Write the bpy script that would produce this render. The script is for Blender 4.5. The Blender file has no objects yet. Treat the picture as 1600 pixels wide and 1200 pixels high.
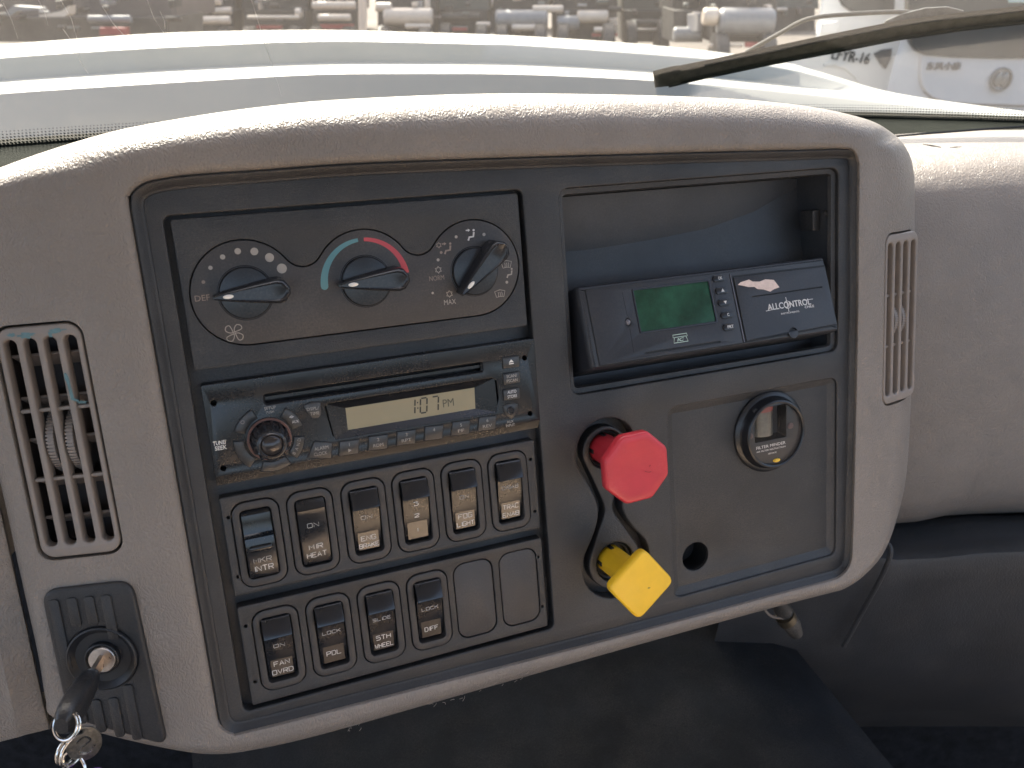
import bpy, bmesh, math, random
from mathutils import Vector, Matrix
from math import sin, cos, pi, radians as R
random.seed(7)
SC = bpy.context.scene
COL = SC.collection
# ------------------------------------------------------------------ camera
EYE = 2.4
PITCH = R(27)
cam = bpy.data.cameras.new('camera'); camo = bpy.data.objects.new('camera', cam); COL.objects.link(camo)
camo.location = (0, 0, EYE); camo.rotation_euler = (pi/2 - PITCH, 0, 0)
cam.sensor_width = 36; cam.lens = 36*1299/1600; cam.clip_start = 0.02; cam.clip_end = 2000
cam.dof.use_dof = True; cam.dof.focus_distance = 0.5; cam.dof.aperture_fstop = 15
SC.camera = camo
SC.render.resolution_x = 1024; SC.render.resolution_y = 768
# ------------------------------------------------------------------ light
SUN_AZ, SUN_EL = R(-20), R(47)
w = bpy.data.worlds.new('World'); SC.world = w; w.use_nodes = True
nt = w.node_tree; bg = nt.nodes['Background']
sky = nt.nodes.new('ShaderNodeTexSky'); sky.sky_type = 'NISHITA'; sky.sun_disc = False
sky.sun_elevation = SUN_EL; sky.sun_rotation = SUN_AZ; sky.dust_density = 7.0; sky.air_density = 1.0; sky.ozone_density = .3
nt.links.new(sky.outputs[0], bg.inputs[0]); bg.inputs[1].default_value = 0.13
sl = bpy.data.lights.new('sun', 'SUN'); sl.energy = 3.3; sl.angle = R(0.6); sl.color = (1, .93, .82)
so = bpy.data.objects.new('sun', sl); COL.objects.link(so)
tosun = Vector((sin(SUN_AZ)*cos(SUN_EL), cos(SUN_AZ)*cos(SUN_EL), sin(SUN_EL)))
so.rotation_euler = tosun.to_track_quat('Z', 'Y').to_euler()
SC.view_settings.view_transform = 'Standard'; SC.view_settings.look = 'None'
SC.view_settings.exposure = 2.42; SC.view_settings.gamma = 1
SC.render.engine = 'CYCLES'
SC.cycles.max_bounces = 8; SC.cycles.transparent_max_bounces = 12
# ------------------------------------------------------------------ frames
fpx = 1299.
def ray(px, py):
    x, y = (px-800)/fpx, (py-600)/fpx
    return Vector((x, -sin(PITCH)*y + cos(PITCH), -cos(PITCH)*y - sin(PITCH)))
def at(px, py, Y):                      # point of the photograph's line of sight Y metres ahead
    d = ray(px, py); return Vector((0, 0, EYE)) + d*(Y/d.y)
def c2w(v):
    x, y, z = v; return Vector((x, -sin(PITCH)*y + cos(PITCH)*z, -cos(PITCH)*y - sin(PITCH)*z))
U = c2w((0.92907289, -0.1486308, 0.33872178)); V = c2w((-0.07781349, -0.9737618, -0.21385278)); W = c2w((0.36161944, 0.1723277, -0.91626118))
ORG = Vector((0, 0, EYE)) + c2w((-0.16084639, 0.00066056, 0.42903379))
PF = Matrix(((U.x, V.x, W.x, ORG.x), (U.y, V.y, W.y, ORG.y), (U.z, V.z, W.z, ORG.z), (0, 0, 0, 1)))   # dash frame, metres
MM = Matrix.Scale(.001, 4)
CL = Vector((4.2, 79.9, 451.2))
def pc(u, v, w):                         # measured on the w=0 plane -> true place at depth w
    k = (CL.z-w)/CL.z; return (CL.x+(u-CL.x)*k, CL.y+(v-CL.y)*k, w)
# ------------------------------------------------------------------ materials
MATS = {}
def mat(name, col, rough=.5, metal=0., bump=None, var=0., vscale=30., coat=0., spec=.5, dust=0., dustcol=(.30, .26, .22), emit=None, rvar=0.):
    if name in MATS: return MATS[name]
    m = bpy.data.materials.new(name); m.use_nodes = True; n = m.node_tree.nodes; l = m.node_tree.links
    b = n['Principled BSDF']; b.inputs['Roughness'].default_value = rough; b.inputs['Metallic'].default_value = metal
    b.inputs['Base Color'].default_value = (*col, 1); b.inputs['Coat Weight'].default_value = coat
    b.inputs['Specular IOR Level'].default_value = spec
    tc = n.new('ShaderNodeTexCoord')
    if var or dust:
        nz = n.new('ShaderNodeTexNoise'); nz.inputs['Scale'].default_value = vscale; nz.inputs['Detail'].default_value = 6; nz.inputs['Roughness'].default_value = .65
        l.new(tc.outputs['Object'], nz.inputs['Vector'])
        mr = n.new('ShaderNodeMapRange'); mr.inputs[1].default_value = .35; mr.inputs[2].default_value = .68
        mr.inputs[3].default_value = 1-var; mr.inputs[4].default_value = 1+var; l.new(nz.outputs[0], mr.inputs[0])
        mx = n.new('ShaderNodeVectorMath'); mx.operation = 'SCALE'; mx.inputs[0].default_value = col; l.new(mr.outputs[0], mx.inputs['Scale'])
        out = mx.outputs[0]
        if dust:
            n2 = n.new('ShaderNodeTexNoise'); n2.inputs['Scale'].default_value = 900; n2.inputs['Detail'].default_value = 3
            l.new(tc.outputs['Object'], n2.inputs['Vector'])
            n3 = n.new('ShaderNodeTexNoise'); n3.inputs['Scale'].default_value = 25; n3.inputs['Detail'].default_value = 4
            l.new(tc.outputs['Object'], n3.inputs['Vector'])
            pr = n.new('ShaderNodeMath'); pr.operation = 'MULTIPLY'; l.new(n2.outputs[0], pr.inputs[0]); l.new(n3.outputs[0], pr.inputs[1])
            m2 = n.new('ShaderNodeMapRange'); m2.inputs[1].default_value = .22; m2.inputs[2].default_value = .42; m2.inputs[4].default_value = dust
            l.new(pr.outputs[0], m2.inputs[0])
            mc = n.new('ShaderNodeMix'); mc.data_type = 'RGBA'; l.new(m2.outputs[0], mc.inputs[0]); l.new(out, mc.inputs[6]); mc.inputs[7].default_value = (*dustcol, 1)
            out = mc.outputs[2]
        l.new(out, b.inputs['Base Color'])
    if rvar:
        n4 = n.new('ShaderNodeTexNoise'); n4.inputs['Scale'].default_value = 40; n4.inputs['Detail'].default_value = 5
        l.new(tc.outputs['Object'], n4.inputs['Vector'])
        m4 = n.new('ShaderNodeMapRange'); m4.inputs[1].default_value = .3; m4.inputs[2].default_value = .7
        m4.inputs[3].default_value = rough-rvar; m4.inputs[4].default_value = rough+rvar
        l.new(n4.outputs[0], m4.inputs[0]); l.new(m4.outputs[0], b.inputs['Roughness'])
    if bump:
        kind, scale, dist = bump
        bp = n.new('ShaderNodeBump'); bp.inputs['Distance'].default_value = dist; bp.inputs['Strength'].default_value = 1
        if kind == 'leather':
            wp = n.new('ShaderNodeTexNoise'); wp.inputs['Scale'].default_value = scale*.12; wp.inputs['Detail'].default_value = 2
            l.new(tc.outputs['Object'], wp.inputs['Vector'])
            ad = n.new('ShaderNodeMix'); ad.data_type = 'VECTOR'; ad.inputs[0].default_value = .012
            l.new(tc.outputs['Object'], ad.inputs[4]); l.new(wp.outputs[1], ad.inputs[5])
            mp = n.new('ShaderNodeMapping'); mp.inputs['Scale'].default_value = (1.5, .8, 1.0); l.new(ad.outputs[1], mp.inputs[0])
            vo = n.new('ShaderNodeTexVoronoi'); vo.feature = 'SMOOTH_F1'; vo.inputs['Scale'].default_value = scale; vo.inputs['Smoothness'].default_value = .4
            l.new(mp.outputs[0], vo.inputs['Vector'])
            n5 = n.new('ShaderNodeTexNoise'); n5.inputs['Scale'].default_value = scale*1.3; n5.inputs['Detail'].default_value = 4; n5.inputs['Distortion'].default_value = .35
            l.new(mp.outputs[0], n5.inputs['Vector'])
            a = n.new('ShaderNodeMath'); a.operation = 'SUBTRACT'; l.new(n5.outputs[0], a.inputs[0]); l.new(vo.outputs[0], a.inputs[1])
            l.new(a.outputs[0], bp.inputs['Height'])
        else:
            nz = n.new('ShaderNodeTexNoise'); nz.inputs['Scale'].default_value = scale; nz.inputs['Detail'].default_value = 3
            l.new(tc.outputs['Object'], nz.inputs['Vector']); l.new(nz.outputs[0], bp.inputs['Height'])
        l.new(bp.outputs[0], b.inputs['Normal'])
    if emit:
        b.inputs['Emission Color'].default_value = (*emit[0], 1); b.inputs['Emission Strength'].default_value = emit[1]
    MATS[name] = m; return m
TAN = mat('tan_vinyl', (.208, .181, .160), .38, bump=('leather', 620, .0004), var=.06, vscale=9, dust=.12, dustcol=(.42, .37, .33))
TAN2 = mat('tan_plastic', (.225, .195, .175), .45, bump=('noise', 1500, .0001), var=.05, vscale=12)
BLK = mat('black_grained_plastic', (.025, .0255, .028), .38, bump=('noise', 1600, .0003), var=.2, vscale=14, dust=.07, rvar=.06)
BLK2 = mat('dial_plate_plastic', (.046, .043, .044), .5, bump=('noise', 2500, .0001), var=.1, vscale=20, dust=.10)
DARK = mat('recess_black', (.010, .011, .013), .6)
BEZ = mat('switch_bezel_plastic', (.036, .034, .035), .5, bump=('noise', 2500, .00008), dust=.05, var=.05)
SWI = mat('switch_gloss_black', (.014, .015, .018), .17, var=.2, vscale=60, dust=.02, rvar=.05)
RAD = mat('radio_satin_black', (.011, .012, .015), .24, bump=('noise', 1800, .00003), var=.15, dust=.02, vscale=30, rvar=.06)
KNB = mat('knob_black', (.02, .021, .025), .25, var=.1, dust=.05)
WHT = mat('print_white', (.62, .60, .58), .6)
WHD = mat('print_faded', (.34, .31, .28), .6)
WHM = mat('print_grey', (.48, .46, .44), .6)
WHB = mat('print_brown', (.25, .20, .17), .6)
LENS = mat('legend_glint', (.045, .036, .030), .2, spec=.75, var=.15, vscale=50, dust=.03)
PEARL = mat('pointer_white', (.75, .72, .68), .35)
BLUE = mat('print_blue', (.10, .24, .27), .6)
REDP = mat('print_red', (.48, .07, .09), .6)
REDK = mat('red_knob_plastic', (.52, .03, .045), .38, var=.06, vscale=60, coat=.1, dust=.06, dustcol=(.75, .4, .38))
YELK = mat('yellow_knob_plastic', (.83, .50, .02), .42, var=.05, vscale=60, coat=.1, dust=.04)
LCD = mat('lcd_tan', (.30, .26, .165), .3, var=.05, vscale=20)
LCDD = mat('lcd_segment', (.02, .02, .015), .5)
GRN = mat('green_lcd', (.014, .062, .038), .14, var=.45, vscale=45, dust=.05, dustcol=(.1, .2, .16))
COPP = mat('copper_ring', (.16, .07, .05), .35)
CHR = mat('chrome', (.75, .73, .70), .18, 1., rvar=.08)
STEEL = mat('worn_steel', (.5, .46, .43), .35, 1., var=.15, vscale=300, rvar=.1)
PINK = mat('torn_paper', (.70, .56, .50), .8, var=.1, vscale=400)
TEAL = mat('teal_paint', (.10, .19, .21), .5, var=.2, vscale=200)
DGREY = mat('dark_vinyl', (.030, .032, .036), .5, bump=('noise', 700, .0004), var=.2, vscale=10, dust=.06)
CARPET = mat('carpet', (.016, .018, .022), .95, bump=('noise', 900, .003), var=.45, vscale=60, spec=.2)
RUB = mat('rubber', (.02, .02, .02), .6, var=.3, dust=.3)
PURP = mat('purple_charm', (.22, .08, .40), .4)
# ------------------------------------------------------------------ object plumbing
CV = {}
def tag(o, label=None, cat=None, group=None, kind=None):
    for k, v in (('label', label), ('category', cat), ('group', group), ('kind', kind)):
        if v: o[k] = v
    return o
def thing(name, label, cat, org=(0, 0, 0), group=None, frame='P', rot=None, own=False, kind=None):
    """Empty at the thing's base. frame P: org in dash millimetres, W: world metres. own: parts given in the thing's own mm."""
    o = bpy.data.objects.new(name, None); COL.objects.link(o); o.empty_display_size = .01
    o.rotation_mode = 'QUATERNION'
    if frame == 'P':
        M = PF @ Matrix.Translation(Vector(org)*.001)
        if rot is not None: M = M @ rot
        conv = MM if own else MM @ Matrix.Translation(-Vector(org))
    else:
        M = Matrix.Translation(Vector(org))
        if rot is not None: M = M @ rot
        conv = M.inverted() if not own else Matrix()
    o.location, o.rotation_quaternion = M.to_translation(), M.to_quaternion()
    CV[o.name] = conv; tag(o, label, cat, group, kind)
    return o
def part(name, bm, m, parent, label=None, kind=None, smooth=35, conv=None):
    bm = bm if isinstance(bm, bmesh.types.BMesh) else join(bm)
    cv = conv if conv is not None else CV[parent.name]
    bmesh.ops.transform(bm, matrix=cv, verts=bm.verts)
    bmesh.ops.recalc_face_normals(bm, faces=bm.faces)
    me = bpy.data.meshes.new(name); bm.to_mesh(me); bm.free()
    me.materials.append(m); me.shade_smooth(); me.set_sharp_from_angle(angle=R(smooth))
    o = bpy.data.objects.new(name, me); COL.objects.link(o)
    if parent: o.parent = parent
    CV[o.name] = cv; tag(o, label, kind=kind)
    return o
def solo(name, bm, m, label=None, cat=None, org=(0, 0, 0), frame='P', group=None, kind=None, smooth=35):
    """a thing that is one mesh"""
    if frame == 'P': M = PF @ Matrix.Translation(Vector(org)*.001); conv = MM @ Matrix.Translation(-Vector(org))
    else: M = Matrix.Translation(Vector(org)); conv = M.inverted()
    o = part(name, bm, m, None, smooth=smooth, conv=conv)
    o.rotation_mode = 'QUATERNION'; o.location, o.rotation_quaternion = M.to_translation(), M.to_quaternion()
    tag(o, label, cat, group, kind); return o
def dup(root, parent=None):
    c = root.copy(); COL.objects.link(c)
    if parent: c.parent = parent
    if root.name in CV: CV[c.name] = CV[root.name]
    for ch in list(root.children): dup(ch, c)
    return c
# ------------------------------------------------------------------ shapes (bmesh)
def join(lst):
    out = bmesh.new()
    for b in lst:
        me = bpy.data.meshes.new('tmp'); b.to_mesh(me); b.free(); out.from_mesh(me); bpy.data.meshes.remove(me)
    return out
def xf(bm, M): bmesh.ops.transform(bm, matrix=M, verts=bm.verts); return bm
def rr(cx, cy, w, h, r=2, n=5):
    pts = []
    for sx, sy, a0 in ((1, 1, 0), (-1, 1, 90), (-1, -1, 180), (1, -1, 270)):
        for i in range(n+1):
            a = R(a0+90*i/n); pts.append((cx+sx*(w/2-r)+r*cos(a), cy+sy*(h/2-r)+r*sin(a)))
    return pts
def circ(cx, cy, r, n=32, a0=0, ry=None): return [(cx+r*cos(2*pi*i/n+a0), cy+(ry or r)*sin(2*pi*i/n+a0)) for i in range(n)]
def arcp(cx, cy, r, a, b, n=10): return [(cx+r*cos(R(a+(b-a)*i/n)), cy+r*sin(R(a+(b-a)*i/n))) for i in range(n+1)]
def offs(loop, d):
    """inset a closed loop by d (loop counter-clockwise)"""
    n = len(loop); out = []
    for i in range(n):
        p0, p1, p2 = Vector(loop[i-1]), Vector(loop[i]), Vector(loop[(i+1) % n])
        a = (p1-p0); b = (p2-p1)
        if a.length < 1e-9: a = b
        if b.length < 1e-9: b = a
        a.normalize(); b.normalize()
        na, nb = Vector((-a.y, a.x)), Vector((-b.y, b.x)); m = (na+nb)
        if m.length < 1e-6: m = na
        m.normalize(); k = max(.35, m.dot(na)); out.append(tuple(p1+m*(d/k)))
    return out
def area(l): return sum(l[i-1][0]*l[i][1]-l[i][0]*l[i-1][1] for i in range(len(l)))/2
def ccw(l): return l if area(l) > 0 else l[::-1]
def skin(rings, cap0=False, cap1=True, close=True, wrap=False):
    bm = bmesh.new(); vs = [[bm.verts.new(p) for p in r] for r in rings]
    n = len(rings[0]); N = len(rings)
    for i in range(N if wrap else N-1):
        a, b = vs[i], vs[(i+1) % N]
        for j in range(n if close else n-1):
            k = (j+1) % n
            bm.faces.new((a[j], a[k], b[k], b[j]))
    if cap0: bm.faces.new(vs[0][::-1])
    if cap1: bm.faces.new(vs[-1])
    return bm
def prism(loop, w0, w1, bev=.4, steps=2, cap0=True):
    loop = ccw(loop); rings = [[(x, y, w0) for x, y in loop]]
    for i in range(steps+1):
        a = pi/2*i/steps
        rings.append([(x, y, w1-bev+bev*sin(a)) for x, y in offs(loop, bev*(1-cos(a)))])
    return skin(rings, cap0=cap0)
def frame_(lo, li, w0, w1, bev=.4, wi=None):
    """ring between two loops of equal count"""
    lo, li = ccw(lo), ccw(li); wi = w0 if wi is None else wi
    P_ = lambda l, z: [(x, y, z) for x, y in l]
    return skin([P_(lo, w0), P_(lo, w1-bev), P_(offs(lo, bev*.3), w1-bev*.3), P_(offs(lo, bev), w1), P_(offs(li, -bev), w1), P_(offs(li, -bev*.3), w1-bev*.3), P_(li, w1-bev), P_(li, wi)], cap1=False)
def plate(loops, w0, w1, bev=.4, res=2):
    cu = bpy.data.curves.new('c', 'CURVE'); cu.dimensions = '2D'; cu.fill_mode = 'BOTH'
    for l in loops:
        s = cu.splines.new('POLY'); s.points.add(len(l)-1); s.use_cyclic_u = True
        for i, p in enumerate(l): s.points[i].co = (p[0], p[1], 0, 1)
    cu.extrude = (w1-w0)/2-bev; cu.bevel_depth = bev; cu.bevel_resolution = res; cu.offset = -bev
    o = bpy.data.objects.new('c', cu); me = bpy.data.meshes.new_from_object(o)
    bm = bmesh.new(); bm.from_mesh(me); bpy.data.meshes.remove(me); bpy.data.objects.remove(o); bpy.data.curves.remove(cu)
    bmesh.ops.remove_doubles(bm, verts=bm.verts, dist=1e-4)
    return xf(bm, Matrix.Translation((0, 0, (w0+w1)/2)))
def text(s, cx, cy, h, wd=None, z=0, rot=0, shear=0, th=.12, bold=0., sp=1.0):
    """flat print: height h, optional width wd, centred"""
    cu = bpy.data.curves.new('t', 'FONT'); cu.body = s; cu.size = 1; cu.extrude = .01; cu.offset = bold; cu.shear = shear; cu.space_character = sp
    cu.resolution_u = 3
    o = bpy.data.objects.new('t', cu); me = bpy.data.meshes.new_from_object(o)
    bm = bmesh.new(); bm.from_mesh(me); bpy.data.meshes.remove(me); bpy.data.objects.remove(o); bpy.data.curves.remove(cu)
    if not bm.verts: return bm
    xs = [v.co.x for v in bm.verts]; ys = [v.co.y for v in bm.verts]
    sx = h/(max(ys)-min(ys)); sy = sx
    if wd: sx = wd/(max(xs)-min(xs))
    M = Matrix.Translation((cx, cy, z)) @ Matrix.Rotation(rot, 4, 'Z') @ Matrix.Diagonal((sx, sy, th/.02, 1)) @ Matrix.Translation((-(max(xs)+min(xs))/2, -(max(ys)+min(ys))/2, 0))
    return xf(bm, M)
def stroke(pts, wd, z0, z1, closed=False):
    """flat line of width wd (number or list) along 2-D points"""
    n = len(pts); L, Rr = [], []
    for i, p in enumerate(pts):
        a = Vector(pts[i-1] if (i or closed) else pts[0]); b = Vector(pts[(i+1) % n] if (i < n-1 or closed) else pts[-1])
        d = (b-a).normalized(); q = Vector((-d.y, d.x))*((wd[i] if isinstance(wd, (list, tuple)) else wd)/2)
        L.append(Vector(p)+q); Rr.append(Vector(p)-q)
    bm = bmesh.new()
    for z, fl in ((z1, 0),):
        A = [bm.verts.new((*v, z)) for v in L]; B = [bm.verts.new((*v, z)) for v in Rr]
        A0 = [bm.verts.new((*v, z0)) for v in L]; B0 = [bm.verts.new((*v, z0)) for v in Rr]
        for i in range(n if closed else n-1):
            k = (i+1) % n
            bm.faces.new((A[i], B[i], B[k], A[k])); bm.faces.new((A[i], A[k], A0[k], A0[i])); bm.faces.new((B[i], B0[i], B0[k], B[k]))
    return bm
GLY = {'A': [[(0,0),(2,6),(4,0)],[(.8,2.2),(3.2,2.2)]], 'B': [[(0,0),(0,6),(3.4,6),(4,5.2),(4,3.8),(3.4,3.1),(0,3.1)],[(3.4,3.1),(4,2.4),(4,.8),(3.4,0),(0,0)]],
 'C': [[(4,5.2),(3.4,6),(.6,6),(0,5.4),(0,.6),(.6,0),(3.4,0),(4,.8)]], 'D': [[(0,0),(0,6),(2.8,6),(4,4.8),(4,1.2),(2.8,0),(0,0)]], 'E': [[(4,6),(0,6),(0,0),(4,0)],[(0,3.1),(3.2,3.1)]],
 'F': [[(4,6),(0,6),(0,0)],[(0,3.1),(3.2,3.1)]], 'G': [[(4,5.2),(3.4,6),(.6,6),(0,5.4),(0,.6),(.6,0),(3.4,0),(4,.6),(4,2.8),(2.3,2.8)]], 'H': [[(0,0),(0,6)],[(4,0),(4,6)],[(0,3.1),(4,3.1)]],
 'I': [[(2,0),(2,6)]], 'K': [[(0,0),(0,6)],[(4,6),(0,2.6)],[(1.3,3.7),(4,0)]], 'L': [[(0,6),(0,0),(4,0)]], 'M': [[(0,0),(0,6),(2,2.6),(4,6),(4,0)]], 'N': [[(0,0),(0,6),(4,0),(4,6)]],
 'O': [[(0,.5),(0,5.5),(.5,6),(3.5,6),(4,5.5),(4,.5),(3.5,0),(.5,0),(0,.5)]], 'P': [[(0,0),(0,6),(3.3,6),(4,5.3),(4,3.5),(3.3,2.8),(0,2.8)]], 'R': [[(0,0),(0,6),(3.3,6),(4,5.3),(4,3.6),(3.3,2.9),(0,2.9)],[(2,2.9),(4,0)]],
 'S': [[(4,5.3),(3.4,6),(.6,6),(0,5.4),(0,3.8),(.6,3.1),(3.4,3.1),(4,2.5),(4,.6),(3.4,0),(.6,0),(0,.7)]], 'T': [[(2,0),(2,6)],[(0,6),(4,6)]], 'V': [[(0,6),(2,0),(4,6)]], 'W': [[(0,6),(1,0),(2,4),(3,0),(4,6)]],
 '1': [[(2,0),(2,6)]], '2': [[(0,5.2),(.6,6),(3.4,6),(4,5.4),(4,3.8),(0,.6),(0,0),(4,0)]], '3': [[(0,6),(4,6),(1.8,3.4),(3.4,3.4),(4,2.8),(4,.6),(3.4,0),(0,0)]], '5': [[(4,6),(0,6),(0,3.4),(3.4,3.4),(4,2.8),(4,.6),(3.4,0),(0,0)]]}
def stext(s, h, wd, lw=.42):
    """single-stroke engraved style lettering centred on the origin"""
    adv = [2.2 if c in 'I1' else 5.3 for c in s]; tot = sum(adv)-1.3+(-.9 if s[-1] in 'I1' else 0)
    kx = wd/max(tot, 1) if len(s) > 1 or s not in '1I' else h/6; ky = h/6; x0 = -wd/2 if len(s) > 1 or s not in '1I' else -2*kx; out = []
    x = x0
    for c, a in zip(s, adv):
        dx = -.9 if c in 'I1' and len(s) > 1 else 0
        for pl in GLY[c]:
            pts = [(x+(p[0]+dx)*kx, (p[1]-3)*ky) for p in pl]
            cl_ = pl[0] == pl[-1]
            out.append(stroke(pts[:-1] if cl_ else pts, lw, -.06, .06, cl_))
        x += a*kx
    return join(out)
def lathe(prof, cx=0, cy=0, n=40, axis=None):
    """profile [(r,z)] about z"""
    rings = [[(cx+max(r, 1e-4)*cos(2*pi*i/n), cy+max(r, 1e-4)*sin(2*pi*i/n), z) for i in range(n)] for r, z in prof]
    return skin(rings, cap0=False, cap1=prof[-1][0] > .01 and prof[-1][1] >= max(q_[1] for q_ in prof)-1e-6)
def box(x0, x1, y0, y1, z0, z1, bev=0):
    if bev:
        bm = prism(rr((x0+x1)/2, (y0+y1)/2, x1-x0, y1-y0, bev, 3), z0, z1, bev*.6)
        return bm
    bm = bmesh.new(); v = [bm.verts.new((x, y, z)) for z in (z0, z1) for x, y in ((x0, y0), (x1, y0), (x1, y1), (x0, y1))]
    for f in ((0, 3, 2, 1), (4, 5, 6, 7), (0, 1, 5, 4), (1, 2, 6, 5), (2, 3, 7, 6), (3, 0, 4, 7)): bm.faces.new([v[i] for i in f])
    return bm
def tube(pts, r, n=10, closed=False, ends=True):
    pts = [Vector(p) for p in pts]; m = len(pts); rings = []
    up = Vector((.13, .21, .97)).normalized(); prev = None
    for i, p in enumerate(pts):
        a = pts[i-1] if (i or closed) else pts[0]; b = pts[(i+1) % m] if (i < m-1 or closed) else pts[-1]
        t = (b-a).normalized()
        x = (prev - t*prev.dot(t)) if prev is not None else t.cross(up)
        if x.length < 1e-6: x = t.orthogonal()
        x.normalize(); prev = x; y = t.cross(x); q = r[i] if isinstance(r, (list, tuple)) else r
        rings.append([tuple(p+x*q*cos(2*pi*k/n)+y*q*sin(2*pi*k/n)) for k in range(n)])
    return skin(rings, cap0=not closed and ends, cap1=not closed and ends, wrap=closed)
def smoothpts(pts, k=5, closed=False):
    pts = [Vector(p) for p in pts]; n = len(pts); out = []
    for i in range(n if closed else n-1):
        if closed: p0, p1, p2, p3 = pts[i-1], pts[i], pts[(i+1) % n], pts[(i+2) % n]
        else: p0, p1, p2, p3 = pts[max(i-1, 0)], pts[i], pts[i+1], pts[min(i+2, n-1)]
        for j in range(k):
            t = j/k
            out.append(.5*((2*p1)+(-p0+p2)*t+(2*p0-5*p1+4*p2-p3)*t*t+(-p0+3*p1-3*p2+p3)*t**3))
    if not closed: out.append(pts[-1])
    return out
#@@DASH
# ================================================================== THE DASH: tan housing
def wb(u):
    if u < -25: d = -25-u; return -.29*(math.sqrt(d*d+64)-8)
    if u > 430: d = u-430; return -.23*(math.sqrt(d*d+25)-5)
    return 0.
PAIRS = [((-18, 92), (-99, 100)), ((-18, 40), (-99, 50)), ((-18, -40), (-97, -31)), ((-18, -100), (-97, -76)), ((-18, -150), (-97, -125)),
 ((-18, -175), (-98, -150)), ((-18, -186), (-96.5, -162)), ((-17.2, -191), (-75, -179)), ((-15, -195), (-47, -197)), ((-11.5, -197.8), (-25.5, -208)),
 ((-6.8, -198.6), (-4, -212.8)), ((34, -200), (34, -215.5)), ((112, -202), (112.6, -216)), ((248, -205.4), (247.7, -217)), ((352, -207), (352, -218.5)),
 ((405, -208), (405, -220)), ((415, -207.4), (421, -220)), ((421, -204.5), (439, -214.3)), ((424.6, -199.5), (457.6, -200.5)), ((425.8, -190.5), (469.5, -177.4)),
 ((426.5, -150), (478, -146)), ((427.2, -111.8), (481, -100)), ((428.3, -19), (481.5, -20)), ((428, 40), (480.5, 45)), ((428, 80), (478.5, 78)),
 ((427, 89), (470.6, 95)), ((423, 94.5), (456.2, 106.2)), ((412.9, 96.3), (434, 115.3)), ((376, 97.4), (385, 125)), ((300, 99.9), (310, 132.5)),
 ((182, 103.3), (184.7, 138.3)), ((95, 105.2), (95, 138.2)), ((42, 104.7), (46.7, 135.6)), ((11.7, 104.4), (5, 131)), ((-6, 103), (-25, 126)),
 ((-13, 100.5), (-60, 116.5)), ((-16.8, 97), (-85, 107.5))]
pm = smoothpts([(*a, 0) for a, b in PAIRS], 6, True); po = smoothpts([(*b, 0) for a, b in PAIRS], 6, True)
rings = {}
def ringadd(k, p): rings.setdefault(k, []).append(p)
for m_, o_ in zip(pm, po):
    L = (o_-m_).length; d = (o_-m_)/L
    top = max(0., min(1., (m_.y-90)/12)); bot = max(0., min(1., (-m_.y-190)/8)); rgt = max(0., min(1., (m_.x-421)/4))
    Ro = 6+top*20*min(1, L/34)+rgt*9*(1-bot); Rw = 6+top*26+rgt*14
    Ro = min(Ro, L*.55)
    k = 0
    b0 = pc(m_.x, m_.y, 0)
    def place(off, w, bend=True):
        q = m_+d*off; return pc(q.x, q.y, w+(wb(q.x) if bend else 0))
    ringadd(k, (b0[0], b0[1], -100)); k += 1
    ringadd(k, (b0[0], b0[1], -9)); k += 1
    for off, w_ in ((0, 0), (.5, 3.2), (1.5, 5.2), (3, 6.5), (5.5, 7)):
        ringadd(k, place(min(off, L*.45*off/5.5), w_)); k += 1
    s0 = min(5.5, L*.45)
    for t in (.12, .25, .4, .55, .7, .85, 1):
        ringadd(k, place(s0+(L-Ro-s0)*t, 7)); k += 1
    for a in (15, 30, 45, 60, 75, 90):
        ringadd(k, place(L-Ro*(1-sin(R(a))), 7-Rw*(1-cos(R(a))))); k += 1
    ringadd(k, place(L-2-top*1.5, -45-top*20)); k += 1
    ringadd(k, place(L-6-top*8, -100-top*170)); k += 1
ringl = [rings[k] for k in sorted(rings)]
pod = thing('dashboard_console', 'tan grained vinyl centre console of a truck dashboard framing the black control panel', 'dashboard', (200, -30, 0))
shell_bm = skin(ringl, cap1=False, wrap=True)
bmesh.ops.recalc_face_normals(shell_bm, faces=shell_bm.faces)
VL = ((-68.5, -20, -6), R(-16)); VR = ((471.5, -23.5, -4.2), R(13)); IG = ((-71, -139, -5), R(-16))
# cut the vent and ignition openings out of the shell
shell = part('housing', shell_bm, TAN, pod, smooth=60)
def cutter(c, ang, loop, depth):
    bm = prism(loop, -depth, 12, .2)
    M = MM @ Matrix.Translation(-Vector((200, -30, 0))) @ Matrix.Translation(c) @ Matrix.Rotation(ang, 4, 'Y')
    bmesh.ops.transform(bm, matrix=M, verts=bm.verts); bmesh.ops.recalc_face_normals(bm, faces=bm.faces)
    me = bpy.data.meshes.new('cut'); bm.to_mesh(me); bm.free(); me.materials.append(TAN)
    o = bpy.data.objects.new('cut', me); COL.objects.link(o); o.parent = pod; return o
VENTL = rr(0, 0, 42.5, 121.5, 8, 5); VENTR = rr(0, 0, 42, 124, 8, 5)
cuts = [cutter(VL[0], VL[1], VENTL, 26), cutter(VR[0], VR[1], VENTR, 26)]
bpy.context.view_layer.update()
for c in cuts:
    md = shell.modifiers.new('b', 'BOOLEAN'); md.operation = 'DIFFERENCE'; md.solver = 'EXACT'; md.object = c
dg = bpy.context.evaluated_depsgraph_get()
me = bpy.data.meshes.new_from_object(shell.evaluated_get(dg)); shell.modifiers.clear(); shell.data = me; me.name = 'housing'
me.shade_smooth(); me.set_sharp_from_angle(angle=R(40))
for c in cuts: bpy.data.objects.remove(c)
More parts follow.
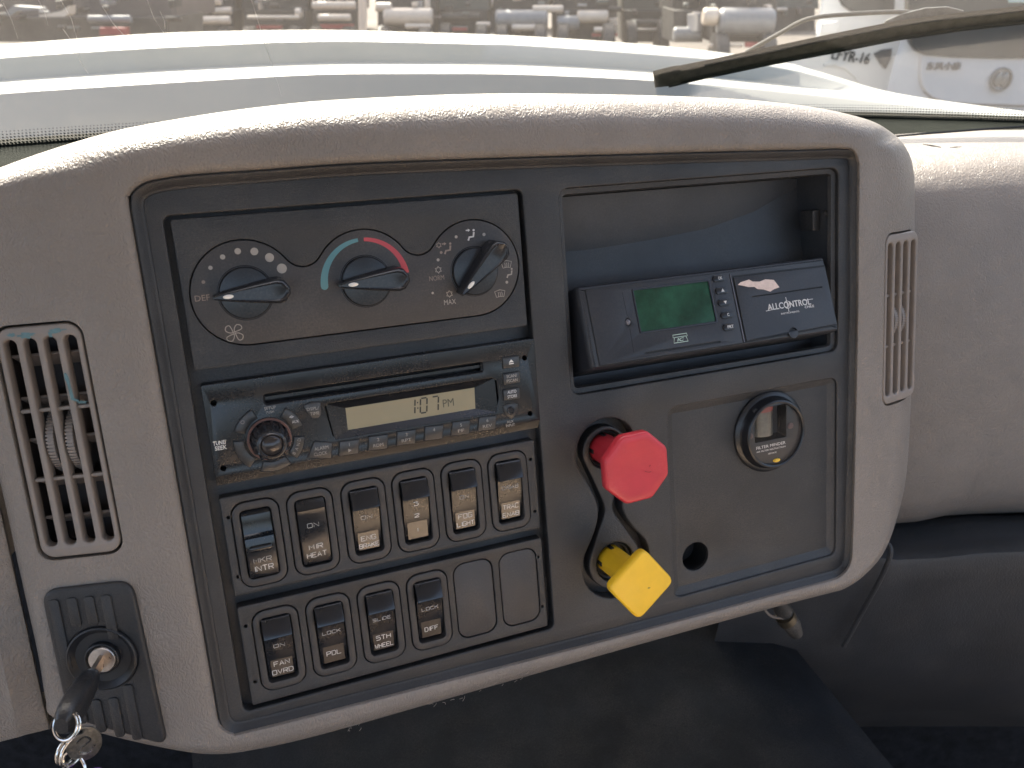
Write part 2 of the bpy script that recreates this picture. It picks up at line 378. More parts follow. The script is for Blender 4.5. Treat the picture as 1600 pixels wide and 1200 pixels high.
# scuffed lint along the lower lip
lint = []
for i in range(26):
    u0 = random.choice([random.uniform(42, 58), random.uniform(128, 165), random.uniform(95, 130)]); v0 = -212+random.uniform(-2, 3)
    p = Vector((u0, v0, 7+random.uniform(-1, .5))); q = p+Vector((random.uniform(-3, 3), random.uniform(-2, 1.5), random.uniform(0, 2)))
    lint.append(tube([p, (p+q)/2+Vector((.5, .6, .5)), q], .12, 4))
part('frayed_edge', lint, mat('lint', (.38, .34, .3), .9), pod, kind='stuff')

# ---- black fascia with its openings
fo = [tuple(p.xy) for p in [Vector(pc(q.x, q.y, 0)) for q in pm]]
def thin(l, d):
    out = [l[0]]
    for p in l[1:]:
        if math.dist(p, out[-1]) > d: out.append(p)
    if math.dist(out[0], out[-1]) < d: out.pop()
    return out
fo = offs(thin(ccw(fo), 2.6), -.6)
colR = rr(90.9, -51.2, 191.5, 274.5, 4, 4)
pkR = rr(311.5, 23, 204, 123.5, 6, 5)
rcR = rr(344.5, -124.2, 137, 133, 6, 5)
def fig8(d):
    c1, r1, c2, r2 = (231, -78), 21.5-d, (233.5, -154.5), 24.5-d
    pts = arcp(*c1, r1, -28, 208, 18)
    left = smoothpts([(c1[0]+r1*cos(R(208)), c1[1]+r1*sin(R(208))), (220.5+d*.8, -106), (222.5+d, -118), (219+d*.8, -130), (c2[0]+r2*cos(R(152)), c2[1]+r2*sin(R(152)))], 4)
    pts += [tuple(p) for p in left[1:-1]]
    pts += arcp(*c2, r2, 152, 388, 18)
    right = smoothpts([(c2[0]+r2*cos(R(28)), c2[1]+r2*sin(R(28))), (245-d*.8, -130), (240-d, -118), (242-d*.8, -106), (c1[0]+r1*cos(R(-28)), c1[1]+r1*sin(R(-28)))], 4)
    pts += [tuple(p) for p in right[1:-1]]
    return pts
fascia = part('fascia', plate([fo, colR, pkR, rcR, fig8(0)], -13, 0, 1.1, 3), BLK, pod)
rim_i = offs(fo, 6.5)
P3 = lambda l, z: [(x, y, z) for x, y in l]
part('fascia_rim', skin([P3(fo, -8), P3(offs(fo, .5), 4.4), P3(offs(fo, 1.2), 4.8), P3(offs(fo, 2.2), 4.4), P3(offs(fo, 4.5), 1.6), P3(offs(fo, 5.3), .9), P3(offs(fo, 6), .7), P3(rim_i, -.3)], cap1=False), BLK, fascia)
# floors of the recesses
part('column_tray', prism(rr(90.5, -51.2, 198, 279, 3), -16, -7.5, .1), BLK, fascia)
part('knob_recess', join([plate([fig8(5.8), circ(232, -77.8, 12.6, 32), circ(233.5, -154.8, 13.4, 32)], -14, -2.2, 1.0), prism(ccw(fig8(-2)), -14, -10.5, .1), prism(circ(232, -77.8, 14), -20, -12, .1), prism(circ(233.5, -154.8, 15), -20, -12, .1)]), BLK, fascia)
rcf = ccw(rcR)
part('cover_panel', [plate([offs(rcf, 5), circ(296, -166.5, 10.2, 32)], -7, -4.2, .5),
     skin([P3(offs(rcf, -2), -2), P3(offs(rcf, .4), -2.0), P3(offs(rcf, 3), -3.5), P3(offs(rcf, 6), -4.4)], cap1=False), prism(circ(296, -166.5, 12), -30, -22, .1)], BLK, fascia)
part('cable_hole', skin([P3(circ(296, -166.5, 10.4), -4.3), P3(circ(296, -166.5, 10.2), -22)], cap1=False), DARK, fascia)
# storage pocket (open box; back creased to shape the diagonal of light and shade)
pk = ccw(pkR); pk0 = offs(pk, .2)
bx0, bx1, by0, by1 = 214, 409.5, -33, 76
poc = [skin([P3(pk0, -3), P3(offs(pk, 3.2), -3.6), P3(offs(pk, 4.2), -6)], cap1=False)]
part('pocket_frame', poc, BLK, fascia)
b = bmesh.new()
v = lambda *p: b.verts.new(p)
A = [v(bx0-2, by0-6, -4), v(bx1+2, by0-6, -4), v(bx1+2, 82, -4), v(bx0-2, 82, -4)]
B_ = [v(bx0-2, by0-6, -45), v(bx1, by0-6, -45), v(bx1, 80, -45), v(bx0-2, 80, -45)]
for q in ((A[0], A[1], B_[1], B_[0]), (A[1], A[2], B_[2], B_[1]), (A[2], A[3], B_[3], B_[2]), (A[3], A[0], B_[0], B_[3])): b.faces.new(q)
bl0, bl1 = v(bx0-2, by0-6, -24), v(bx1+1, by0-6, -24)
mlp = [(bx0-2, 46.5), (246, 46), (289, 48), (331, 51.5), (371, 59.5), (bx1+1, 74)]
lw = lambda y: -24-.12*(y+39)
ML = [v(x, y, lw(y)) for x, y in mlp]
bt = [v(x, by0-6, -24) for x, y in mlp]
T_ = [v(x, 80, lw(y)+.17*(80-y)) for x, y in mlp]
for k in range(5):
    b.faces.new((ML[k], ML[k+1], bt[k+1], bt[k])); b.faces.new((T_[k], T_[k+1], ML[k+1], ML[k]))
bmesh.ops.delete(b, geom=[bl0, bl1], context='VERTS')
part('storage_pocket', b, mat('pocket_plastic', (.036, .040, .048), .45, bump=('noise', 1500, .0001), var=.15, dust=.06), fascia, smooth=8)
part('pocket_latch', [box(404, 410, 44, 58, -26, -14, .8), lathe([(2.2, -9), (2.2, -7.5), (1, -7)], 410.5, 55.5, 12)], BLK, fascia)

# ================================================================== climate control panel
cl = thing('climate_control_panel', 'black heater and air conditioning panel with three rotary dials above the radio', 'control panel', (91, 8, -2))
out = arcp(29, 44.5, 27, 270, 34, 30)
for cx in (60.25, 122.9):
    out += arcp(cx, 65.5, 10.7, 213.9, 326.1, 10)
    c2 = 91.7 if cx < 100 else 154.3
    if cx < 100: out += arcp(c2, 44.5, 27, 146, 34, 18)
out += arcp(154.3, 44.5, 27, 146, -90, 34)
outl = ccw(out)
part('face_plate', plate([rr(91.2, 46, 185.6, 76.5, 1.5, 3), offs(outl, -.45)], -10, -1.2, .35), BLK, cl)
dp = part('dial_plate', prism(offs(outl, .2), -8, -1.0, .3), BLK2, cl)
part('backing', prism(rr(91.2, 46, 180, 70, 1, 2), -11.5, -9, .1), DARK, cl)
def ink(name, bms, m, par, lab=None): return part(name, bms, m, par, lab)
Z0 = -1.0
dots = [((9.3, 52.2), .9), ((13.7, 59), 1.05), ((20.3, 63.8), 1.3), ((28, 66), 1.6), ((36.1, 65.1), 1.95), ((43.2, 61.3), 2.3), ((48.6, 55.1), 2.55)]
for (x, y), r_ in dots: part('fan_speed_dot', prism(circ(x, y, r_, 20), Z0-.1, Z0+.08, .02, 1), WHD if r_ > 1 else WHB, dp)
part('lettering', [text('DEF', 7.6, 44.3, 2.9, 7.2, z=Z0)], WHB, dp)
fan = []
for k in range(4):
    a = pi/2*k; c, s_ = cos(a), sin(a)
    loop = smoothpts([(0.2, .3), (.3, 2.2), (1.6, 4.1), (3.6, 3.6), (4.0, 2.0), (2.4, 1.1), (.6, .6)], 3, True)
    fan.append(stroke([(20.4+p.x*c-p.y*s_, 24.6+p.x*s_+p.y*c) for p in loop], .42, Z0-.1, Z0+.08, True))
part('fan_symbol', fan, WHD, dp)
def taper(cx, cy, r, a0, a1, w0_, w1_, n=22): return stroke(arcp(cx, cy, r, a0, a1, n), [w0_+(w1_-w0_)*i/n for i in range(n+1)], Z0-.1, Z0+.08)
part('cold_arc', [taper(92, 43.6, 22.6, 180, 95, 4.0, 1.9), prism(circ(69.4, 43.6, 2, 16), Z0-.1, Z0+.07, .01, 1)], BLUE, dp)
part('hot_arc', [taper(92, 43.6, 22.6, 87, 6, 1.9, 3.4)], REDP, dp)
def person(x, y, s=1.):
    q = [prism(circ(x+1.9*s, y+2.9*s, .75*s, 12), Z0-.1, Z0+.08, .02, 1), stroke([(x+1.9*s, y+1.7*s), (x+1.4*s, y-1.0*s), (x-1.3*s, y-1.2*s), (x-2.2*s, y-3.2*s)], 1.15*s, Z0-.1, Z0+.08)]
    return q
def arrow(x, y, s=1.): return [stroke([(x-1.7*s, y), (x-.2*s, y)], .7*s, Z0-.1, Z0+.08), prism([(x-.3*s, y-1*s), (x+1.2*s, y), (x-.3*s, y+1*s)], Z0-.1, Z0+.08, .02, 1)]
def snow(x, y, r_=1.9): return [stroke([(x+(r_ if i % 2 else r_*.62)*cos(pi*i/6), y+(r_ if i % 2 else r_*.62)*sin(pi*i/6)) for i in range(12)], .5, Z0-.1, Z0+.08, True)]
def defr(x, y):
    o_ = [stroke([(x-3.2, y+1.6), (x, y+2.4), (x+3.2, y+1.6), (x+2.2, y-1.8), (x, y-1.4), (x-2.2, y-1.8)], .4, Z0-.1, Z0+.08, True)]
    for dx in (-1.1, 0, 1.1): o_.append(stroke([(x+dx, y+1.2), (x+dx+.3, y), (x+dx, y-1.6)], .35, Z0-.1, Z0+.08))
    return o_
part('mode_symbol', person(154, 63.2, .9)+arrow(152.6, 66, .9), WHT, dp)
part('mode_symbol', person(139.6, 57, .9)+arrow(138, 59.8, .9)+snow(134.6, 59.3, 1.5)+[prism(circ(135.6, 55.2, .8, 10), Z0-.1, Z0+.08, .02, 1)], WHB, dp)
part('mode_symbol', person(175.3, 39.6, .8)+defr(173.8, 44.6), WHD, dp)
part('mode_symbol', defr(168.4, 28.3), WHD, dp)
part('mode_symbol', snow(133, 45.8), WHD, dp); part('mode_symbol', snow(138.1, 31.7), WHD, dp)
part('lettering', [text('NORM', 131.6, 41.4, 2.7, 8.6, z=Z0)], WHB, dp)
part('lettering', [text('MAX', 138, 27.2, 2.8, 7.0, z=Z0)], WHD, dp)
for x, y, r_ in ((145.1, 63, .85), (161.7, 62.9, .95), (133.4, 51.3, .85), (173.2, 34.6, .85), (128.4, 33.3, .7)):
    part('mode_dot', prism(circ(x, y, r_, 14), Z0-.1, Z0+.08, .02, 1), WHD, dp)
def dial(cx, cy, ang, lab):
    k = thing('rotary_knob', lab, 'knob', (cx, cy, -1), 'rotary knobs of the heater panel', rot=Matrix.Rotation(ang, 4, 'Z'), own=True)
    part('knob_base', lathe([(14.3, -1), (14.3, .1), (13.9, .15), (13.6, -.3), (13.4, 1.6), (12.8, 2.3), (6, 2.9), (0.01, 3)]), KNB, k)
    def shape(t): # half width along the handle, x from -17 (tip) to 21
        return t
    rg = []
    def hl(s, wx, tipx, tailx):
        pts = []
        n = 14
        for i in range(n+1):
            x = tipx+(tailx-tipx)*i/n; f = i/n
            y = wx*min(1, (f*1.02)**.75*1.0+.12)*(1 if f < .86 else math.sqrt(max(0.02, 1-((f-.86)/.145)**2)))
            pts.append((x, y))
        return [(x, -y) for x, y in pts] + [(x, y) for x, y in pts[::-1]]
    for z, wx, a_, b_ in ((1.5, 7.0, -16.2, 21.2), (8, 6.6, -16.6, 21.4), (12.2, 6.0, -17, 21.3), (13.4, 5.3, -16.8, 20.8), (13.8, 4.6, -16.0, 20.2), (13.1, 3.9, -14.8, 19.2)):
        rg.append([(x, y, z-(.9*max(0, -x)/17 if z > 5 else 0)) for x, y in hl(0, wx, a_, b_)])
    h = part('knob_grip', skin(rg), KNB, k)
    part('pointer_mark', prism(circ(-9.3, 0, 2.6, 20, ry=1.05), 12.0, 13.15, .15, 2), PEARL, h)
    return k
k1 = dial(29, 44.5, 0, 'left rotary knob of the heater panel, pointing at DEF under the fan speed dots')
k2 = dup(k1); k2['label'] = 'middle rotary knob of the heater panel, under the blue and red temperature arc'
M = PF @ Matrix.Translation(Vector((91.8, 43.8, -1))*.001); k2.location = M.to_translation()
k3 = dup(k1); k3['label'] = 'right rotary knob of the heater panel, turned diagonally towards MAX'
M = PF @ Matrix.Translation(Vector((154.2, 42.8, -1))*.001) @ Matrix.Rotation(R(42), 4, 'Z'); k3.location = M.to_translation(); k3.rotation_quaternion = M.to_quaternion()

# ================================================================== radio
ra = thing('car_radio', 'black truck radio with tan clock display reading 1:07 PM, between dials and switches', 'radio', (94, -55, -2))
slot = rr(92, -12.6, 124, 6, 1.4, 3); lcdo = [(61, -21.5), (63, -20), (159, -20), (161.5, -22), (162, -33), (159.5, -41), (65, -40.6), (63.4, -38)]
face_l = rr(93.7, -27.7, 187.4, 55, 1.2, 3)
SH = [(5, -10.3), (4.7, -45.9), (180.3, -10.9), (181.2, -45.2)]
body = part('radio_face', [plate([rr(93.7, -25.4, 187.4, 50.4, .8, 3), slot, ccw(lcdo)]+[circ(x, y, 1.5, 14) for x, y in SH], -8, 0, .45, 2),
     skin([[(0, -50.4, -.2), (187.4, -50.4, -.2)], [(0, -51.2, -.5), (187.4, -51.2, -.5)], [(0, -55.2, -1.7), (187.4, -55.2, -1.7)], [(0, -56, -9), (187.4, -56, -9)]], cap1=False, close=False)], RAD, ra)
part('backing', prism(rr(93.7, -27.5, 184, 52, 1, 2), -9.5, -7.5, .1), DARK, ra)
part('disc_slot', [skin([P3(offs(ccw(slot), -.3), -.6), P3(offs(ccw(slot), .9), -2.2)], cap1=False), box(31, 153, -13.4, -11.7, -4, -3.2)], RAD, ra)
# display surround
li = rr(110.6, -31, 75, 12.6, .6, 2)
q = bmesh.new()
o4 = [(62, -20.3), (160.5, -20.3), (161, -41), (64.4, -40.6)]; i4 = [(73, -24.9), (148.2, -24.9), (147.6, -37.3), (72.8, -37.3)]
vo_ = [q.verts.new((x, y, -.4)) for x, y in o4]; vi_ = [q.verts.new((x, y, -3.4)) for x, y in i4]
for i in range(4): q.faces.new((vo_[i], vo_[(i+1) % 4], vi_[(i+1) % 4], vi_[i]))
part('display_surround', q, RAD, ra, smooth=10)
ds = part('display', box(72.5, 148.6, -37.7, -24.5, -6, -3.3), LCD, ra)
def seg(x, y, s, code, w_=3.3, h_=5.4, sh=.12):
    t_ = .8; out = []
    H = h_/2
    pos = {'a': ((0, H), (w_, H)), 'g': ((0, 0), (w_, 0)), 'd': ((0, -H), (w_, -H)), 'f': ((0, H), (0, 0)), 'b': ((w_, H), (w_, 0)), 'e': ((0, 0), (0, -H)), 'c': ((w_, 0), (w_, -H))}
    for c in code:
        (x0, y0), (x1, y1) = pos[c]; d = Vector((x1-x0, y1-y0)); dn = d.normalized()*.4
        a_, b_ = Vector((x0, y0))+dn, Vector((x1, y1))-dn
        out.append(stroke([(x+a_.x+a_.y*sh, y+a_.y), (x+b_.x+b_.y*sh, y+b_.y)], t_, -3.3, -3.15))
    return out
tx = seg(112.0-3.8, -30.2, 1, 'bc', w_=3.8, h_=8.6)+seg(115.2, -30.4, 1, 'abcdef', w_=3.9, h_=8.6)+seg(122.0, -30.6, 1, 'abc', w_=3.9, h_=8.6)
tx += [box(113.4, 114.1, -28.6, -27.8, -3.3, -3.15), box(113.2, 113.9, -31.8, -31.0, -3.3, -3.15)]
part('clock_digits', tx, LCDD, ds)
part('lettering', [text('PM', 131.9, -31.2, 4.6, 6.6, z=-3.2)], mat('lcd_thin', (.08, .075, .05), .5), ds)
# rotary control with ring buttons
kn = part('tuning_knob', [lathe([(11.8, -.5), (11.8, .9), (11.0, 1.2), (10, .9)], 30, -34), lathe([(9.6, 0), (9.2, 8), (8.4, 13), (7.6, 14.4), (6.6, 14.8)], 30, -34)], KNB, ra)
kk = []
for i in range(14):
    a = 2*pi*i/14; c_, s_ = cos(a), sin(a)
    for (r0, z0), (r1, z1) in (((9.9, 1), (9.3, 11)), ((9.3, 11), (7.6, 14.6))):
        kk.append(tube([(30+r0*c_, -34+r0*s_, z0), (30+r1*c_, -34+r1*s_, z1)], .75, 6))
part('knob_rib', kk, KNB, kn, kind='stuff')
part('knob_ring', lathe([(11.6, .9), (11.4, 1.5), (10.4, 1.5), (10.2, .9)], 30, -34), COPP, kn)
part('knob_cap', lathe([(6.6, 14.2), (6.6, 15.2), (6.1, 15.8), (5.6, 15.4), (5.5, 14.8), (5.1, 15.6), (3.6, 16.5), (1.8, 17), (.01, 17.1)], 30, -34), mat('cap_gloss', (.05, .045, .045), .16, .4), kn)
def wedge(a0, a1, r0=12.9, r1=18.3): return arcp(30, -33.8, r1, a0, a1, 8)+arcp(30, -33.8, r0, a1, a0, 8)
def button(loop, texts, w1=.9, mt=None, bev=.35, shade=WHT):
    g = part('gap', prism(offs(ccw(loop), -.45), -.3, .06, .02, 1), DARK, ra)
    bt = part('button', prism(loop, -.2, w1, bev), mt or RAD, ra)
    if texts: part('lettering', texts, shade, bt)
    return bt
RBT = mat('radio_button', (.034, .032, .032), .3, var=.1, vscale=60, dust=.08)
zt = .92
button(wedge(112, 158), [stroke(circ(17.7, -22.6, .9, 12), .3, zt-.1, zt+.06, True)], mt=RBT, shade=WHB)
button(wedge(176, 229), [], mt=RBT); button(wedge(249, 300), [], mt=RBT)
button(wedge(314, 353), [text(c, 30+15.6*cos(R(a)), -33.8+15.6*sin(R(a)), 1.7, z=zt, rot=R(a+90)) for c, a in zip('BAND', (318.5, 328.5, 338, 347.5))], mt=RBT, shade=WHD)
button(wedge(14, 55), [text('AUX', 44.6, -26.8, 1.5, 3.6, z=zt), stroke([(41.8, -23.9), (42.9, -23.4), (44, -23.9), (42.9, -24.4)], .35, zt-.1, zt+.06, True)], mt=RBT)
button([(50, -18.9), (54.5, -17.7), (59, -18.5), (58.6, -25), (57, -26.6), (54, -26.6), (52.6, -25.4)], [text('DSPL/', 54.6, -21.2, 1.7, 6.4, z=zt), text('TIME', 55.3, -24, 1.7, 5, z=zt)], mt=RBT, shade=WHD)
button([(48.5, -47.9), (53.3, -39.5), (62.4, -42.2), (60.9, -50.4)], [text('ALARM', 56.4, -43.9, 1.9, 7.6, z=zt), text('CLOCK', 55.6, -46.9, 1.9, 7.2, z=zt)], mt=RBT, shade=WHD)
for i, (t1, t2) in enumerate((('1', '>'), ('2', 'RDM'), ('3', 'RPT'), ('4', ''), ('5', 'FF'), ('6', 'REV'))):
    x = 65.4+16.35*i
    tt = [text(t1, x+6.3, -44.6, 1.9, z=zt)]
    if t2 == '>': tt.append(prism([(x+5.4, -49), (x+7.2, -48), (x+5.4, -47)], zt-.1, zt+.05, .01, 1))
    elif t2: tt.append(text(t2, x+6, -47.9, 1.8, 1.9*len(t2), z=zt))
    button([(x, -50), (x+10.6, -50.5), (x+11.9, -42.9), (x+1.4, -42.2)], tt, mt=RBT, shade=WHD)
button(rr(171.2, -12.1, 10.3, 6.3, .4, 2), [prism([(169.8, -12.2), (172.8, -12.2), (171.3, -10.4)], zt-.1, zt+.05, .01, 1), box(169.8, 172.8, -13.3, -12.7, zt-.1, zt+.05)], shade=PEARL, mt=RBT)
button(rr(170.8, -21.7, 10.3, 6.3, .4, 2), [text('SCAN/', 170.9, -20.3, 1.9, 6.6, z=zt, bold=.011), text('PSCAN', 170.9, -23.1, 1.9, 6.8, z=zt, bold=.011)], shade=WHD, mt=RBT)
button(rr(170.0, -31.3, 10.3, 6.3, .4, 2), [text('AUTO', 170.2, -29.8, 1.9, 5.6, z=zt, bold=.011), text('STORE', 170.2, -32.6, 1.9, 6, z=zt, bold=.011)], shade=WHT, mt=RBT)
button([(164.2, -38), (166.5, -37), (171, -37), (173.4, -38.2), (172.6, -43.4), (168.8, -46.4), (165.2, -43)], [], mt=RBT, w1=.5)
part('aux_jack', [lathe([(2.6, .3), (2.5, 1.0), (2.0, 1.2), (1.5, .9), (1.5, -.5)], 168.7, -41.2, 20)], KNB, ra)
part('jack_hole', prism(circ(168.7, -41.2, 1.5, 14), -.5, .6, .02, 1), DARK, ra)
part('lettering', [text('AUX', 168, -48.0, 1.6, 4.2, z=.05, bold=.011), text('INPUT', 167.9, -50.2, 1.6, 5.6, z=.05, bold=.011)], WHD, body)
part('lettering', [text('TUNE/', 4.9, -31.8, 2.3, 6.8, z=.05, bold=.014, shear=.1), text('SEEK', 5, -34.6, 2.3, 6, z=.05, bold=.014, shear=.1)], PEARL, body)
part('lettering', [text('SETUP', 32.6, -17.4, 1.7, 6, z=.05, bold=.011), text('PUSH', 32.4, -19.6, 1.4, 4, z=.05)], WHD, body)

# ================================================================== switch plates and rocker switches
SWX1 = [17.2, 46.3, 76.2, 105.4, 134.8, 164.0]; SWX2 = [19.1, 48.4, 77.8, 107.1, 136.3, 165.7]
def swplate(v0, v1, xs, cyc, lab, org):
    t = thing('switch_plate', lab, 'switch panel', org, 'switch plates below the radio')
    hx = [(3.2, cyc+17.5), (3.4, cyc-17), (179.3, cyc+17.2), (179.6, cyc-16.6)]
    loops = [rr(91.3, (v0+v1)/2, 182.4, v1-v0, 1.2, 3)]+[rr(x, cyc, 25.4, 49.6, 7.2, 6) for x in xs]+[circ(x, y, .9, 12) for x, y in hx]
    part('face_plate', plate(loops, -8, -.6, .5, 2), BLK, t)
    part('backing', prism(rr(91.3, (v0+v1)/2, 178, v1-v0-4, 1, 2), -9.5, -7.2, .1), DARK, t)
    return t
CY1, CY2 = -91.2, -155.2
sp1 = swplate(-119, -62.2, SWX1, CY1, 'upper black switch plate holding six rocker switches right under the radio', (91, -119, -2))
sp2 = swplate(-186, -125.8, SWX2, CY2, 'lower black switch plate with four rocker switches and two blank covers', (91, -186, -2))
for x in SWX2[4:]:
    part('blank_cover', prism(rr(x, CY2, 24.4, 48.6, 7, 6), -7, -.9, .7), BLK2, sp2)
def rocker_mesh(kind):
    """profile in (v, w) from top to bottom, x half width a little narrower to the bottom"""
    if kind == 'low':
        pr = [(19.6, -3), (19.4, 0.6), (18.8, 1.6), (17.5, 2.4), (13, 4.0), (10.2, 5.2), (9.3, 5.4), (8.9, 4.9), (8.7, 2.0), (7.5, 1.6), (1, .9), (-1.5, .6), (-6, -.3), (-17.6, -3.0), (-18.4, -3.6), (-18.7, -6)]
    elif kind == 'mid':
        pr = [(19.6, -4), (19.4, -.8), (18, .4), (15.6, 2.9), (14.6, 3.4), (14.1, 3.0), (13.7, 1.8), (11, 1.5), (4, 1.9), (-4, 2.0), (-12, 1.3), (-17.2, .5), (-18.2, .1), (-18.7, -1.4), (-18.9, -5)]
    else:
        pr = [(19.6, -6), (18.6, -2.8), (16.8, -1.2), (16.2, -1.0), (12, -1.3), (6, -.2), (4.8, 1.2), (4.2, 2.6), (1, 3.2), (-1, 3.4), (-8, 3.4), (-13, 3.1), (-17.2, 2.7), (-18.2, 2.2), (-18.7, .8), (-18.9, -4)]
    rg = []
    for v_, w_ in pr:
        hw = 7.75
        rg.append([(-hw, v_, w_-4), (-hw, v_, w_-.5), (-hw+.2, v_, w_-.12), (-hw+.7, v_, w_), (hw-.7, v_, w_), (hw-.2, v_, w_-.12), (hw, v_, w_-.5), (hw, v_, w_-4)])
    bm = skin(rg, cap0=True, cap1=True, close=True)
    return bm
def switch(x, cy, kind, lab, words):
    t = thing('rocker_switch', lab, 'switch', (x, cy, 0), 'rocker switches under the radio', own=True)
    part('bezel', frame_(rr(0, 0, 24.4, 48.6, 6.9, 6), rr(0, 0, 16.8, 39.8, 2.6, 6), -7, .2, .5, wi=-7), BEZ, t)
    rk = part('rocker', rocker_mesh(kind), SWI, t, smooth=28)
    if kind == 'low':
        lens = skin([[(x_, y_, -.25+.12*(y_+6.6)-3) for x_, y_ in rr(0, -12, 12.2, 11, .5, 2)], [(x_, y_, -.25+.12*(y_+6.6)-.15) for x_, y_ in rr(0, -12, 12.2, 11, .5, 2)], [(x_, y_, -.25+.12*(y_+6.6)) for x_, y_ in rr(0, -12, 11.9, 10.7, .4, 2)]])
        part('legend_glint', lens, LENS, rk)  # insert tilted and toned to give a warm reflected patch
    part('well', prism(rr(0, 0, 17.4, 40.4, 2, 3), -8, -6.6, .1), DARK, t)
    if kind == 'high': part('lens_bump', [skin([[(x_, y_, 3.0) for x_, y_ in rr(0, -1.4, 12.4, 3.6, 1.7, 5)], [(x_, y_, 4.4) for x_, y_ in rr(0, -1.4, 12.0, 3.2, 1.5, 5)], [(x_, y_, 4.8) for x_, y_ in rr(0, -1.4, 10.6, 2.0, .9, 5)]])], SWI, rk)
    def surf(v_):
        if kind == 'low': return .95+.7*(v_-1)/6.5 if v_ > -1.5 else (.55+.2*(v_+1.5) if v_ > -6 else -.25+.12*(v_+6.6))
        if kind == 'mid': return 1.9 if v_ > -4 else 2.0-(-4-v_)*.092
        return 3.4 if v_ > -8 else 3.4-(-8-v_)*.06
    for s_, v_, h_, w_, bold in words:
        bm = stext(s_, h_*.93, w_*.97, .28 if bold < .005 else .42)
        sl_ = math.atan2(surf(v_+1)-surf(v_-1), 2)
        xf(bm, Matrix.Translation((0, v_, surf(v_)+.13)) @ Matrix.Rotation(sl_, 4, 'X'))
        part('lettering', bm, WHM if bold < .005 else WHT, rk)
    return t
S1 = ['high', 'mid', 'low', 'low', 'low', 'low']
switch(SWX1[0], CY1, 'high', 'rocker switch marked MKR INTR, pressed the other way, leftmost in the upper row', [('MKR', -8.4, 2.9, 9.6, 0), ('INTR', -13.2, 3.2, 10.4, .012)])
switch(SWX1[1], CY1, 'mid', 'rocker switch marked ON and MIR HEAT in the upper row', [('ON', 4.8, 2.6, 6.4, 0), ('MIR', -8, 3.0, 7.6, .01), ('HEAT', -12.9, 3.0, 11, .01)])
switch(SWX1[2], CY1, 'low', 'rocker switch marked ON and ENG BRAKE in the upper row', [('ON', 2.8, 2.3, 6.4, 0), ('ENG', -10.4, 3.0, 8.6, .01), ('BRAKE', -15, 2.7, 11.6, .008)])
switch(SWX1[3], CY1, 'low', 'rocker switch marked with the numbers 3 2 1 in the upper row', [('3', 4.8, 2.3, 2.8, .01), ('2', -2.8, 2.4, 2.8, .01), ('1', -12, 2.4, .9, .01)])
switch(SWX1[4], CY1, 'low', 'rocker switch marked ON and FOG LIGHT in the upper row', [('ON', 2.9, 2.3, 5.6, 0), ('FOG', -9.6, 3.1, 8.6, .01), ('LIGHT', -14.7, 2.9, 11, .01)])
switch(SWX1[5], CY1, 'low', 'rocker switch marked DISAB and TRAC ENAB, rightmost in the upper row', [('DISAB', 3.2, 2.3, 10.6, 0), ('TRAC', -9.8, 3.0, 10.2, .01), ('ENAB', -14.9, 2.9, 10.8, .01)])
switch(SWX2[0], CY2, 'low', 'rocker switch marked ON and FAN OVRD, leftmost in the lower row', [('ON', 2.5, 2.1, 6.2, 0), ('FAN', -9.2, 3.0, 8.8, .012), ('OVRD', -14.6, 3.0, 11.8, .012)])
switch(SWX2[1], CY2, 'low', 'rocker switch marked LOCK and PDL in the lower row', [('LOCK', 2.7, 2.1, 10.6, 0), ('PDL', -11.4, 3.0, 8.4, .012)])
switch(SWX2[2], CY2, 'low', 'rocker switch marked SLIDE and 5TH WHEEL in the lower row', [('SLIDE', 3.2, 2.1, 10.8, 0), ('5TH', -9.4, 3.0, 8.8, .01), ('WHEEL', -14.8, 2.9, 11, .01)])
switch(SWX2[3], CY2, 'low', 'rocker switch marked LOCK and DIFF in the lower row, beside a blank cover', [('LOCK', 2.2, 2.1, 10.4, 0), ('DIFF', -12, 3.0, 8.4, .01)])

